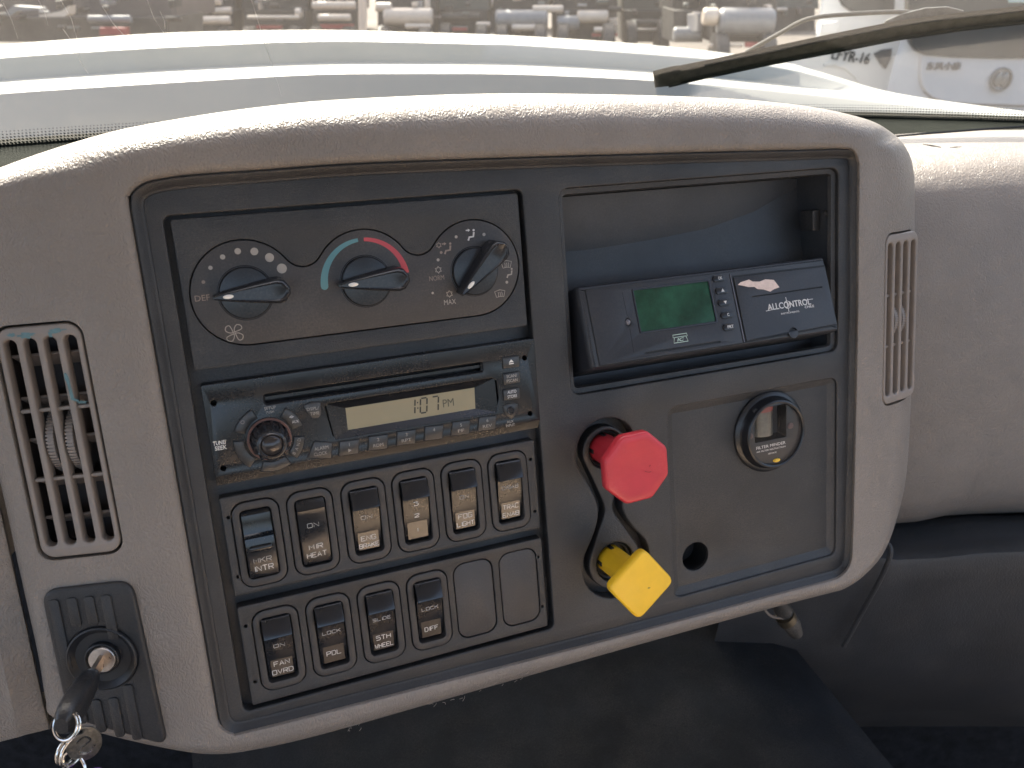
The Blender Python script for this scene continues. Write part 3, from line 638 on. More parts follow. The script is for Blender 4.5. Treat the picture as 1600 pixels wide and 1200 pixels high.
# ================================================================== air vents
def vent(c, ang, W_, H_, lab, wheel_dx=0):
    t = thing('air_vent', lab, 'air vent', c, 'air vents of the dashboard', rot=Matrix.Rotation(ang, 4, 'Y'), own=True)
    slots = []; sw = W_*.158; pitch = W_*.237
    for i in range(4): slots.append(rr((i-1.5)*pitch, 0, sw, H_-12, sw*.48, 6))
    part('grille', plate([rr(0, 0, W_, H_, 7, 6)]+slots, -5, 2.2, 1.1, 3), TAN2, t)
    for y in (H_*.145, -H_*.155): part('cross_bar', box(-W_/2+3, W_/2-3, y-.9, y+.9, -3.4, -.4, .6), TAN2, t)
    for y in [H_*(.5-q_) for q_ in (.15, .33, .51, .69, .86)]:
        bl = box(-W_/2+1.5, W_/2-1.5, -.7, .7, -9, 6, .4)
        xf(bl, Matrix.Translation((0, y, -11.5)) @ Matrix.Rotation(R(-28), 4, 'X')); part('louvre', bl, mat('louvre_plastic', (.24, .20, .18), .55), t)
    for dx in (-pitch*.56, pitch*.44):
        wh = [lathe([(16.5, -1.6), (17, -1.4), (17, 1.4), (16.5, 1.6), (.01, 1.6)], n=48), lathe([(16.5, -1.6), (.01, -1.6)], n=48)]
        for i in range(60):
            a = 2*pi*i/60; wh.append(box(-.55, .55, -.5, .5, -1.9, 1.9)); xf(wh[-1], Matrix.Translation((17*cos(a), 17*sin(a), 0)) @ Matrix.Rotation(a, 4, 'Z'))
        wh = join(wh); xf(wh, Matrix.Translation((dx+.5, -1, -15.5)) @ Matrix.Rotation(R(90), 4, 'Y')); part('thumb_wheel', wh, TAN2, t)
    d = [box(-W_/2-.5, W_/2+.5, -H_/2-.5, H_/2+.5, -25.6, -25.0)]
    part('duct', [skin([[(x, y, z) for x, y in offs(rr(0, 0, W_+1.5, H_+1.5, 7, 4), .2)] for z in (-25.2, -4.5)], cap0=True, cap1=False)], mat('duct_dark', (.06, .05, .048), .7), t)
    return t
vl = vent(VL[0], VL[1], 39.6, 119, 'tan air vent with chipped teal paint, left of the radio')
vr = vent(VR[0], VR[1], 39.4, 121.5, 'tan air vent at the right edge of the console beside the pocket')
def blob(cx, cy, rx, ry, z, seed, ang=0., n=22, th=.12):
    rnd = random.Random(seed); pts = []
    for i in range(n):
        a = 2*pi*i/n; k = rnd.uniform(.6, 1.25); x, y = rx*k*cos(a), ry*k*sin(a)
        pts.append((cx+x*cos(ang)-y*sin(ang), cy+x*sin(ang)+y*cos(ang)))
    return prism(pts, z-.3, z+th, .03, 1)
part('paint_chip', [blob(-5.5, 55.2, 4.4, 1.5, 2.2, 1), blob(-12, 56, 2, 1, 2.2, 3)], TEAL, vl); part('paint_chip', [blob(9, 56.2, 4, 1.1, 2.2, 2), blob(5.8, 54.5, .9, 1.6, 2.2, 5)], TEAL, vl)
part('paint_chip', [tube([(9.0, 35, 2.0), (9.6, 33, 2.6), (10.0, 29, 2.6), (10.3, 22, 2.4), (12.5, 20.5, 1.5)], [.6, 1.0, .7, .9, .7], 7), blob(13.5, 19.5, 2.6, .9, .1, 8)], TEAL, vl)

# ================================================================== ignition plate, lock, key
ig = thing('ignition_plate', 'ribbed black ignition switch plate below the left air vent', 'ignition', IG[0], rot=Matrix.Rotation(IG[1], 4, 'Y'), own=True)
MI = Matrix.Translation(IG[0]) @ Matrix.Rotation(IG[1], 4, 'Y'); MIi = MI.inverted()
def onig(u, v, h=0):           # measured on the w=0 plane -> plate's own plane
    c = CL; d = Vector((u, v, 0))-c; n_ = MI.to_3x3() @ Vector((0, 0, 1)); p0 = MI @ Vector((0, 0, h))
    t = (p0-c).dot(n_)/d.dot(n_); q_ = MIi @ (c+d*t); return (q_.x, q_.y)
def roundpoly(pts, rads, k=6):
    out = []; n = len(pts)
    for i in range(n):
        p, a, b_ = Vector(pts[i]), Vector(pts[i-1]), Vector(pts[(i+1) % n]); da, db = (a-p).normalized()*rads[i], (b_-p).normalized()*rads[i]
        for j in range(k+1):
            t = j/k; out.append(tuple((p+da)*(1-t)**2+p*2*t*(1-t)+(p+db)*t*t))
    return out
olp = ccw(roundpoly([onig(*p) for p in [(-88.8, -91.3), (-47.6, -96.2), (-45.4, -194), (-88.6, -163)]], [9, 9, 7, 6]))
cc = onig(-67.5, -134.5)
IGM = mat('ignition_black', (.017, .017, .019), .42, bump=('noise', 1600, .0003), var=.2, dust=.05)
part('surround_plate', [plate([olp, circ(cc[0], cc[1], 17.5, 36)], -6, 3.5, 1.6, 3)], IGM, ig)
def clipx(x, y0, y1): return (x, y0, y1)
for i, dx in enumerate((-15.5, -6.5, 2.0, 10.5)):
    w_ = 5.2; top_ = 38.5-abs(i-.5)*.3
    segs = [(cc[1]+19.5 if abs(dx+1-0) < 14 and i in (1, 2) else (cc[1]+10 if i == 3 else -14), top_)]
    for y0, y1 in segs:
        part('rib', prism(rr(dx+.5, (y0+y1)/2, w_, y1-y0, 1.8, 4), 3.2, 4.5, .5), IGM, ig)
for x0, y0, y1 in ((-14, -33.5, -22), (-5.5, -40, -20.5), (3.5, -44, -20.5), (12, -47, -14)):
    part('rib', prism(rr(x0+1, (y0+y1)/2, 5.2, y1-y0, 1.8, 4), 3.2, 4.5, .5), IGM, ig)
part('lock_cup', lathe([(18.0, 3), (17.8, 4.6), (17.0, 5.0), (16.2, 4.4), (14, 2.2), (9, 1.9), (8.6, 4.4), (8.0, 4.8), (7.4, 4.2)], cc[0], cc[1]), mat('cup_black', (.012, .013, .016), .5), ig)
lk = part('lock_cylinder', lathe([(7.2, -4), (7.1, 5.2), (6.6, 5.9), (.01, 6.0)], cc[0]+.6, cc[1], 36), STEEL, ig)
part('keyhole', prism(rr(cc[0]+.4, cc[1]-.4, 1.7, 7.2, .6, 3), 5, 6.15, .02, 1), DARK, ig)
# key (sticks out of the lock, towards the viewer and slightly left and down)
kp = MI @ Vector((cc[0]+.4, cc[1]-.4, 5))
kd = Vector((-.30, -.12, .95)).normalized(); kx = Vector((.15, 1, .17)); kx = (kx-kd*kx.dot(kd)).normalized(); ky = kd.cross(kx)
KM = Matrix(((kx.x, ky.x, kd.x, kp.x), (kx.y, ky.y, kd.y, kp.y), (kx.z, ky.z, kd.z, kp.z), (0, 0, 0, 1)))
key = thing('ignition_key', 'black headed truck key stuck in the ignition lock', 'key', kp)
part('blade', xf(box(-3.6, 3.6, -1.1, 1.1, -6, 20), KM), STEEL, key)
rg = []
for z, a_, b_ in ((11, 2.5, 2.2), (12, 4.2, 3.4), (15, 5.6, 4.2), (23, 7.4, 4.7), (33, 8.2, 4.9), (41, 7.8, 4.7), (46, 6.5, 4.0), (48.5, 4.2, 2.8)):
    rg.append([(x, y, z) for x, y in rr(0, 0, 2*a_, 2*b_, min(a_, b_)*.8, 5)])
part('key_head', xf(skin(rg, cap0=True), KM), mat('key_plastic', (.018, .019, .022), .32, bump=('noise', 900, .0002), dust=.08, var=.2), key)
kend = PF @ (MM @ (KM @ Vector((-3, 0, 44.5))))
def ringpts(c, r, ax1, ax2, n=28): return [c+ax1*r*cos(2*pi*i/n)+ax2*r*sin(2*pi*i/n) for i in range(n)]
def wring(c, r, t_, ax1, ax2, turns=1, gap=.0009):
    bms = []
    nrm = ax1.cross(ax2).normalized()
    for k in range(turns): bms.append(tube(ringpts(c+nrm*gap*k*2, r, ax1, ax2), t_, 8, closed=True))
    return bms
X_, Y_, Z_ = Vector((1, 0, 0)), Vector((0, 1, 0)), Vector((0, 0, 1))
r1c = kend+Vector((.0015, 0, .0005))
solo('key_ring', wring(r1c, .0066, .0006, (X_*.9+Y_*-.3).normalized(), (Z_*.75+Y_*.5+X_*.2).normalized(), 2), CHR, 'steel split ring passing through the black key head', 'key ring', r1c, 'W', group='rings hanging from the ignition key')
tg = r1c+Vector((.0045, 0, -.0125))
tp = thing('key_tag', 'round worn metal tag hanging from the key ring', 'key tag', tg, frame='W')
MT = Matrix.Translation(tg) @ Matrix.Rotation(R(35), 4, 'Z') @ Matrix.Rotation(R(90), 4, 'X')
part('tag_plate', xf(plate([circ(0, 0, .0078, 32, ry=.0105), circ(0, .0078, .0014, 12)], -.0006, .0006, .0002), MT), mat('tag_nickel', (.15, .15, .145), .4, .8, var=.3, vscale=300, bump=('noise', 600, .0004)), tp)
part('tag_emblem', [xf(stroke([(p.x, p.y) for p in smoothpts([(-.003, .003, 0), (.001, .0045, 0), (.003, .001, 0), (-.001, -.001, 0), (-.003, -.004, 0), (.001, -.006, 0), (.004, -.003, 0)], 4)], .001, .0005, .0009), MT)], CHR, tp)
r2c = tg+Vector((-.0062, -.003, -.001))
solo('key_ring', wring(r2c, .0068, .0007, (Y_*.95+X_*.35).normalized(), (Z_).normalized(), 2, .0012), CHR, 'double steel ring beside the round tag, below the key head', 'key ring', r2c, 'W', group='rings hanging from the ignition key')
r3c = r2c+Vector((.000, 0, -.0125))
solo('key_ring', wring(r3c, .0075, .0007, (X_*.9-Y_*.4).normalized(), (Z_*.85+Y_*.4).normalized(), 1), CHR, 'small thin ring at the bottom carrying the purple charm', 'key ring', r3c, 'W', group='rings hanging from the ignition key')
chc = r3c+Vector((.008, -.002, -.005))
ch = thing('key_charm', 'purple and white charm hanging lowest from the keys', 'key charm', chc, frame='W')
MC = Matrix.Translation(chc) @ Matrix.Rotation(R(15), 4, 'Z') @ Matrix.Rotation(R(90), 4, 'X')
part('charm_body', xf(prism([(x*.001, y*.001) for x, y in rr(0, -4, 11, 17, 3, 4)], -.002, .002, .0008), MC), PURP, ch)
for x, y, w_, h_ in ((-3, 4.5, 2.2, 3), (.6, 4.9, 2, 3.4), (4, 2.6, 1.8, 2.6), (3.8, -.6, 1.6, 2.2)): part('white_bead', xf(prism([(a*.001, b_*.001) for a, b_ in rr(x, y, w_, h_, .8, 3)], .0016, .0032, .0005), MC), mat('charm_white', (.8, .78, .76), .4), ch)

# ================================================================== air brake knobs
rk_ = thing('brake_valve_knob', 'red octagonal push pull air brake knob', 'knob', (232, -77.8, -12), 'air brake knobs')
part('stem', [lathe([(9.4, -12), (9.4, 30), (11, 34), (14, 38)], 231.5, -77.6, 32)]+[], REDK, rk_)
so_ = [lathe([(12.6, -7), (12.6, -5.6), (11.4, -4.8), (10.6, -5.4), (10.4, -9)], 232, -77.8)]
part('socket_ring', so_, DARK, rk_)
def poly(cx, cy, r, n, a0, rc, k=4):
    cor = [(cx+r*cos(a0+2*pi*i/n), cy+r*sin(a0+2*pi*i/n)) for i in range(n)]; out = []
    for i in range(n):
        p, a, b_ = Vector(cor[i]), Vector(cor[i-1]), Vector(cor[(i+1) % n])
        da, db = (a-p).normalized()*rc, (b_-p).normalized()*rc
        for j in range(k+1):
            t = j/k; out.append(tuple((p+da)*(1-t)**2+p*2*t*(1-t)+(p+db)*t*t))
    return out
oc = poly(227.8, -76.4, 22.4, 8, R(24), 2.2)
rings_ = [P3(offs(oc, 5), 35), P3(offs(oc, .8), 37.5), P3(oc, 38.6), P3(oc, 42.5), P3(offs(oc, .5), 43.9), P3(offs(oc, 1.6), 44.4)]
oc_ = Vector((227.8, -76.4))
for f_ in (.8, .6, .4, .2, .01): rings_.append([(oc_.x+(x-oc_.x)*f_, oc_.y+(y-oc_.y)*f_, 44.4-1.3*(1-f_)) for x, y in offs(oc, 1.6)])
part('knob_face', skin([[(x, y, z) for x, y, z in r_] for r_ in rings_], cap0=True), REDK, rk_, smooth=50)
yk = thing('brake_valve_knob', 'yellow square push pull parking brake knob', 'knob', (233.5, -154.8, -12), 'air brake knobs')
part('stem', lathe([(9.2, -12), (9.2, 30), (10.5, 34), (12, 38)], 232.5, -154, 32), YELK, yk)
part('socket_ring', lathe([(13.4, -7), (13.4, -5.6), (12.2, -4.8), (11.2, -5.4), (11, -9)], 233.5, -154.8), DARK, yk)
for cx, cy, m_ in ((231.5, -77.6, rk_), (232.5, -154, yk)):
    for a in (95, 178, 262): part('stem_notch', xf(box(-1.2, 1.2, -.5, .5, -7, -1), Matrix.Translation((cx+9.3*cos(R(a)), cy+9.3*sin(R(a)), 0)) @ Matrix.Rotation(R(a+90), 4, 'Z')), DARK, m_)
yc = poly(227, -149.6, 22.8, 4, R(-7.5), 5.2, 5)
rings_ = [P3(offs(yc, 4), 36), P3(offs(yc, .6), 38), P3(yc, 39), P3(yc, 43), P3(offs(yc, .5), 44.2), P3(offs(yc, 1.6), 44.6)]
part('knob_face', skin(rings_, cap0=True), YELK, yk, smooth=50)
nk = [blob(210.5, -147, .7, .5, 44.45, 4, th=.02), blob(231.5, -152.5, .9, .6, 44.62, 6, th=.02)]
part('scuff', nk, mat('yellow_scuff', (.35, .22, .03), .6), yk)
part('scuff', [stroke([(233, -79.5), (235.5, -80.6), (237, -80.3)], .3, 43, 43.85), stroke([(236, -77), (236.8, -76.4)], .3, 43, 43.9)], mat('red_scuff', (.3, .02, .03), .6), rk_)

# ================================================================== air filter gauge
gg = thing('filter_gauge', 'round black air filter gauge with a small window in the right lower panel', 'gauge', (357.5, -87.5, -4))
GX, GY = 357.3, -88
part('housing', lathe([(28.4, -5), (28.4, -2.6), (27.6, -1.8), (25.6, -1.2), (24.4, .6), (24.2, 4.2), (23.6, 5.2), (22.6, 5.6), (21.6, 5.2), (21.2, 3.6)], GX, GY, 56), mat('gauge_gloss', (.014, .015, .018), .3), gg)
gf = part('gauge_face', plate([circ(GX, GY, 21.6, 48), rr(353.6, -80.2, 26, 23.5, 1, 3)], 1.5, 3.4, .3), mat('gauge_face', (.022, .021, .023), .3, dust=.03, var=.1), gg)
part('gauge_well', skin([P3(rr(353.6, -80.2, 26, 23.5, 1, 3), 3.1), P3(rr(353.6, -79.5, 22, 20, 1, 3), -6)], cap1=True), mat('well_black', (.015, .015, .016), .25), gg)
part('gauge_drum', [xf(lathe([(9, -10), (9, 10)], n=32), Matrix.Translation((351.5, -79.2, -6.4)) @ Matrix.Rotation(R(90), 4, 'X'))], mat('drum_silver', (.15, .14, .12), .35, .6, var=.15, vscale=200), gg)
part('gauge_band', [xf(lathe([(9.15, -11), (9.15, -7.0)], n=32), Matrix.Translation((351.5, -79.2, -6.4)) @ Matrix.Rotation(R(90), 4, 'X'))], mat('band_red', (.22, .06, .05), .5), gg)
part('lettering', [text('FILTER MINDER', 353.6, -95.6, 2.0, 24, z=3.45), text('AIR FILTER RESTRICTION', 353.6, -98.4, 1.1, 24, z=3.45), text('SERVICE', 354.6, -101.2, 1.0, 7, z=3.45)], WHT, gf)
for x, y in ((336.6, -86), (369.8, -84.5)):
    part('screw', [lathe([(2.2, 3.3), (2.2, 3.9), (1.7, 4.1), (.01, 4.1)], x, y, 16), box(x-1.3, x+1.3, y-.25, y+.25, 4, 4.2), box(x-.25, x+.25, y-1.3, y+1.3, 4, 4.2)], mat('screw_brown', (.09, .05, .045), .4), gg)
part('reset_button', [xf(lathe([(2.7, 0), (2.7, .6), (2.0, 1.3), (.01, 1.5)], n=20), Matrix.Translation((357.9, -107.0, 3.2)) @ Matrix.Diagonal((1.1, .5, 1, 1)))], YELK, gg)
part('gauge_glass', lathe([(21.4, 4.5), (12, 4.9), (.01, 5)], GX, GY, 48), None or (lambda: mat('clear_cover', (1, 1, 1), .05))(), gg)
gm = MATS['clear_cover']; n_ = gm.node_tree.nodes; n_.clear(); o_ = n_.new('ShaderNodeOutputMaterial'); mx_ = n_.new('ShaderNodeMixShader'); mx_.inputs[0].default_value = .02
tr_ = n_.new('ShaderNodeBsdfTransparent'); gl_ = n_.new('ShaderNodeBsdfGlossy'); gl_.inputs['Roughness'].default_value = .08
gm.node_tree.links.new(tr_.outputs[0], mx_.inputs[1]); gm.node_tree.links.new(gl_.outputs[0], mx_.inputs[2]); gm.node_tree.links.new(mx_.outputs[0], o_.inputs[0])

# ================================================================== printer unit in the pocket
dn = Vector((0, -48.5, 15)).normalized(); dx_ = Vector((1, 0, 0)); dz_ = dx_.cross(-dn)
DM = Matrix(((dx_.x, -dn.x, dz_.x, 0), (dx_.y, -dn.y, dz_.y, 0), (dx_.z, -dn.z, dz_.z, 0), (0, 0, 0, 1)))
dv = thing('trip_recorder', 'dark printer unit with green screen and five buttons tilted out of the upper right pocket', 'recorder', (217, 27.8, 0), rot=DM, own=True)
DEV = mat('recorder_plastic', (.022, .024, .030), .4, bump=('noise', 1800, .0001), var=.1, vscale=20, dust=.04, rvar=.05)
def dl(loop): return [(x, -y) for x, y in loop]
fl = rr(92, -25.7, 185, 51.4, 2.2, 4)
scr = dl(rr(63.4, 20.2, 54, 26.2, .8, 3)); flap = dl([(109.6, 7.0), (182.2, 7.4), (182.2, 46.6), (109.6, 48.6)])
part('body', [skin([P3(offs(fl, 3), -55), P3(offs(fl, .5), -50), P3(fl, -4), P3(offs(fl, .5), -1.6), P3(offs(fl, 1.6), -.3), P3(offs(fl, 3), 0)], cap0=True)], DEV, dv)
fpl = part('front_panel', plate([dl(rr(56, 26.2, 102, 46.2, .6, 2)), scr, dl(rr(63.2, 46.4, 54.5, 1.3, .4, 2))]+[dl(circ(28.9, 26, 2.0, 14, ry=2.9))], -.8, .55, .2), DEV, dv)
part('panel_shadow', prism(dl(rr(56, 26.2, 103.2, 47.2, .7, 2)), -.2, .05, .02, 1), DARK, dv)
sc_ = part('screen', prism(scr, -.3, .12, .02, 1), GRN, dv)
part('screen_frame', frame_(dl(rr(63.4, 20.2, 56, 28, 1, 3)), dl(rr(63.4, 20.2, 53.6, 25.8, .8, 3)), .3, .95, .25), mat('frame_gloss', (.02, .022, .03), .2), dv)
part('latch', lathe([(1.8, .3), (1.4, 1.2), (.01, 1.6)], 28.9, -26, 16), mat('latch_grey', (.12, .12, .14), .3), dv)
part('seam', [stroke(dl([(28.9, 7), (29.2, 22)]), .3, .5, .62), stroke(dl([(29.3, 30), (28.8, 45)]), .3, .5, .62)], KNB, fpl)
for (x, y), s_ in zip([(98.6, 6.3), (98.9, 14.3), (99, 22.1), (99.1, 30.2), (99, 38)], ['OK', '^', 'v', 'C', 'PRT']):
    bt = part('button', prism(dl(rr(x-.2, y, 9.4, 4.4, 2.1, 5)), .3, 1.5, .5), mat('soft_button', (.012, .013, .016), .3), dv)
    if s_ == '^': tt = prism(dl([(x-.9, y+.9), (x+1.5, y+.9), (x+.3, y-1.1)]), 1.4, 1.58, .01, 1)
    elif s_ == 'v': tt = prism(dl([(x-.9, y-.9), (x+1.5, y-.9), (x+.3, y+1.1)]), 1.4, 1.58, .01, 1)
    else: tt = text(s_, x+.5, -y, 2.0, 1.5*len(s_), z=1.52, bold=.011)
    part('lettering', tt, WHT, bt)
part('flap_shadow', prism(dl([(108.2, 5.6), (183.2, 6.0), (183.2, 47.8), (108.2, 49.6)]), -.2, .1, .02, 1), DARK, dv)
part('divider_rib', stroke(dl([(107.6, 4.8), (107.9, 49)]), .7, .1, 1.0), mat('rib_grey', (.10, .10, .12), .35), dv)
fp = part('paper_flap', plate([flap, dl(circ(146.3, 47.9, 3.8, 16)), dl([(120, 20.6), (176.5, 20.4), (176.5, 21.1), (120, 21.3)])], .05, 1.0, .25), DEV, dv)
part('finger_notch', lathe([(3.9, .8), (3.2, -.1), (.01, -.2)], 146.3, -47.2, 20), mat('notch_gloss', (.05, .05, .06), .25), dv)
wt = 1.02
part('lettering', [text('ALLCONTROL', 147.6, -29.2, 4.2, 34.5, z=wt, bold=.0112), text('CHILE', 163, -32.5, 1.6, 7.6, z=wt, bold=.01), text('INSTRUMENTS', 147, -34.6, 1.1, 14.5, z=wt)], WHT, fp)
part('logo_cross', [stroke(dl([(128.5, 31.4), (134, 31)]), .35, wt-.1, wt+.08), stroke(dl([(145.9, 24.2), (146.2, 34)]), .4, wt-.1, wt+.08), stroke(dl([(160, 28), (167, 27.8)]), .35, wt-.1, wt+.08), stroke(dl(circ(146, 29.2, 2.5, 20)), .3, wt-.1, wt+.08, True)], WHT, fp)
ic = [stroke(dl([(57.6, 37.9), (67.6, 37.9), (67.6, 39.6), (66.7, 39.6), (67.6, 42.9), (57.4, 42.9), (58.4, 39.6), (57.6, 39.6)]), .4, .5, .66, True), stroke(dl([(58.4, 39.5), (66.8, 39.5)]), .35, .5, .66), text('IC', 62.5, -41.2, 2.0, 5.0, z=.6, bold=.014, shear=.25)]
part('logo', ic, mat('logo_mint', (.48, .62, .52), .5), fpl)
pts = [(111.3, 12.1), (114, 10.6), (118, 10), (120.5, 9.6), (123, 11.2), (128, 11.8), (133, 10.8), (139.4, 11.9), (141, 14.5), (142.6, 17.2), (138, 18), (134.9, 19.2), (130, 17.2), (125.5, 16.4), (123.6, 14.8), (119, 14.4), (115, 13)]
bm_ = prism(dl(pts), .9, 1.25, .05, 1)
part('torn_sticker', bm_, PINK, dv)
part('card_slit', [box(36, 90.5, -47.1, -45.8, -.6, .1)], DARK, dv)

# ================================================================== neighbouring panels
# driver side knee panel left of the seam
lp = [pc(-99.3, 40, -16), pc(-98.7, -120, -16)]
rows = []
for v_ in (70, 20, -40, -100, -140, -160, -166, -168):
    dw = -8*(max(0, -150-v_)/18)**2
    row = [pc(-98.9, v_, -70), pc(-98.9, v_, -24+dw), pc(-99.6, v_, -20.5+dw), pc(-101.5, v_, -19.4+dw), pc(-110, v_+.2, -19.6+dw), pc(-113, v_, -18+dw), pc(-116, v_, -20.5+dw), pc(-135, v_, -24+dw), pc(-200, v_+3, -40+dw)]
    rows.append(row)
rows.append([(p[0], p[1]+1, -70) for p in rows[-1]])
solo('knee_panel', skin(rows, cap1=False, close=False), TAN, 'narrow strip of tan dash panel left of the dark seam and ignition plate', 'dash panel', (-110, -160, -20), smooth=50)
# passenger side dash: profile along a world-horizontal direction
PW = [(196, 1.00), (205, .88), (214, .80), (222, .765), (235, .735), (255, .71), (290, .692), (360, .675), (500, .655), (640, .645), (720, .642), (765, .64), (790, .645), (803, .655), (808, .69)]
def strip(prof, x0, x1, n=16, fn=None):
    rg = []
    for py, Y in prof:
        row = []
        for i in range(n+1):
            p = at(1500, py, Y); X = x0+(x1-x0)*i/n
            q_ = Vector((X, p.y, p.z))
            if fn: q_ = fn(q_, i/n)
            row.append(tuple(q_))
        rg.append(row)
    return skin(rg, cap1=False, close=False)
def curve_p(q_, t): return Vector((q_.x, q_.y+.02*t-.012*math.exp(-((q_.x-.40-.25*(q_.z-EYE+.35))/.035)**2)*max(0, min(1, (EYE-.22-q_.z)/.12)), q_.z-.018*(max(0, .35-t)/.35)**2))
pd = thing('passenger_dash', 'tan grained passenger side dash panel right of the console', 'dash panel', at(1500, 808, .66), frame='W')
part('upper_pad', strip(PW, .245, 1.1, 24, curve_p), TAN, pd, smooth=70)
cr = [at(1395+20*i, 219-1.7*i+(.02*i*i if i > 3 else 0), .806-.0005*i)+Vector((0, 0, .0035)) for i in range(13)]
part('defroster_seam', tube(cr, .0011, 6), DARK, pd)
for (a, b_, c_, d_) in ((1442, 227, 1470, 232), (1484, 232, 1502, 231)):
    p, q_ = at(a, b_, .752)+Vector((0, -.0, .001)), at(c_, d_, .744)+Vector((0, 0, .001))
    part('scratch', tube([p, (p+q_)/2, q_], [.0003, .0007, .0003], 5), DARK, pd)
LW = [(800, .70), (808, .665), (818, .652), (832, .64), (848, .618), (856, .606), (862, .600), (872, .598), (900, .600), (980, .612), (1060, .63), (1110, .66), (1135, .75)]
solo('lower_dash_panel', strip(LW, .20, 1.1, 24, lambda q_, t: Vector((q_.x, q_.y, q_.z-.01*math.exp(-((q_.x-.36)/.05)**2)))), DGREY, 'dark grey moulded lower dash below the tan passenger panel', 'dash panel', at(1500, 1110, .66), 'W', smooth=60)
cre = [at(1385, 846, .60), at(1392, 862, .592), at(1378, 900, .592), at(1345, 960, .60), at(1318, 1010, .606)]
solo('trim_bead', tube(smoothpts(cre, 4), .0022, 8), DGREY, 'dark curved moulding edge running down behind the console corner', 'trim', at(1345, 960, .6), 'W')
# dash top behind the console, up to the glass
def gl_Y(X): return .956-.35*(X-.218)**2
rw = []
for dy, dz in ((.03, -.152), (-.02, -.156), (-.08, -.165), (-.10, -.35)):
    rw.append([(X, gl_Y(X)+dy, EYE+dz) for X in [(-.95+.08*i) for i in range(28)]])
solo('dash_top', skin(rw, cap1=False, close=False), mat('dash_top_dark', (.012, .014, .011), .9, spec=.08, bump=('noise', 700, .0005), var=.2), 'dark top of the dashboard between console and windshield', 'dashboard', (0, .8, 2.2), 'W')
# small cable and connector hanging under the console
cb = thing('hanging_connector', 'small brass tipped connector with a loose wire hanging under the console', 'connector', at(1225, 960, .56), frame='W')
part('plug', [tube([at(1212, 935, .545), at(1222, 950, .55), at(1238, 978, .555), at(1244, 990, .556)], [.006, .0075, .0078, .006], 12)], RUB, cb)
part('brass_ring', [tube([at(1226, 962, .549), at(1231, 970, .549)], .0085, 14)], mat('brass', (.12, .10, .07), .4, .8), cb)
part('wire', tube(smoothpts([at(1190, 940, .55), at(1197, 955, .548), at(1208, 964, .546), at(1224, 966, .545)], 5), .0011, 8), mat('wire_tan', (.2, .16, .13), .5), cb)

# ================================================================== floor, engine cover, cab rear
def sheet(xs, ys, z): 
    bm = bmesh.new(); v_ = [bm.verts.new((x, y, z)) for x, y in ((xs[0], ys[0]), (xs[1], ys[0]), (xs[1], ys[1]), (xs[0], ys[1]))]; bm.faces.new(v_); return bm
solo('floor', box(-1.1, 1.1, -1.2, 1.0, EYE-1.34, EYE-1.30), CARPET, org=(0, 0, EYE-1.3), frame='W', kind='structure')
# engine cover: padded hump whose right edge runs towards the viewer
zc = EYE-.60
e0, e1 = at(1240, 985, 1)-Vector((0, 0, EYE)), at(1420, 1200, 1)-Vector((0, 0, EYE))
pA = Vector((0, 0, EYE))+e0*(-.60/e0.z); pB = Vector((0, 0, EYE))+e1*(-.62/e1.z)
dAB = (pB-pA); pA2 = pA-dAB*1.2; pB2 = pB+dAB*.35
def epro(p, s):
    return [p+Vector((.16, 0, -.6)), p+Vector((.03, 0, -.12)), p+Vector((.008, 0, -.035)), p+Vector((-.004, 0, -.012)), p+Vector((-.03, 0, -.001)), p+Vector((-.12, 0, .004)), p+Vector((-.5, 0, .006)), p+Vector((-.62, 0, -.03)), p+Vector((-.64, 0, -.6))]
solo('engine_cover', skin([[tuple(q_) for q_ in epro(pA2+(pB2-pA2)*t, 0)] for t in (0, .2, .4, .55, .7, .85, 1)], cap0=True, cap1=True, close=False), mat('cover_vinyl', (.010, .012, .015), .85, spec=.2, bump=('noise', 500, .001), var=.3, vscale=16, dust=.05), 'dark padded engine cover under the console', 'engine cover', (pA.x-.3, pA.y, zc-.5), 'W', smooth=70)
# firewall closing the footwell
solo('firewall', box(-1.1, 1.1, .80, .84, EYE-1.3, EYE-.30), CARPET, org=(0, .82, EYE-1.3), frame='W', kind='structure')
# unseen cab parts; side dash block stops sun, seat slab bounces it warm
solo('driver_side_dash', box(-1.1, -.34, .42, .86, EYE-.36, EYE-.17, .03), TAN, org=(-.7, .6, EYE-.6), frame='W', kind='structure')  # unseen block added to keep sun off the engine cover
SEAT = mat('bounce_seat_tan', (.80, .60, .44), .85, bump=('noise', 400, .002), var=.15)  # pale warm tone chosen for the bounce onto the dash
solo('rear_wall', box(-1.1, 1.1, -1.24, -1.2, EYE-1.3, EYE-.25), mat('rear_trim', (.10, .10, .11), .8), org=(0, -1.2, EYE-1.3), frame='W', kind='structure')
solo('cab_roof', box(-1.1, 1.1, -1.24, .40, EYE+.42, EYE+.46), mat('headliner', (.42, .42, .42), .9), org=(0, 0, EYE+.42), frame='W', kind='structure')
solo('bounce_seat', box(.0, .46, -.55, .14, EYE-.56, EYE-.44, .05), SEAT, org=(0, -.4, EYE-.95), frame='W', kind='structure')  # unseen slab, sized and placed for its warm reflection in the dash
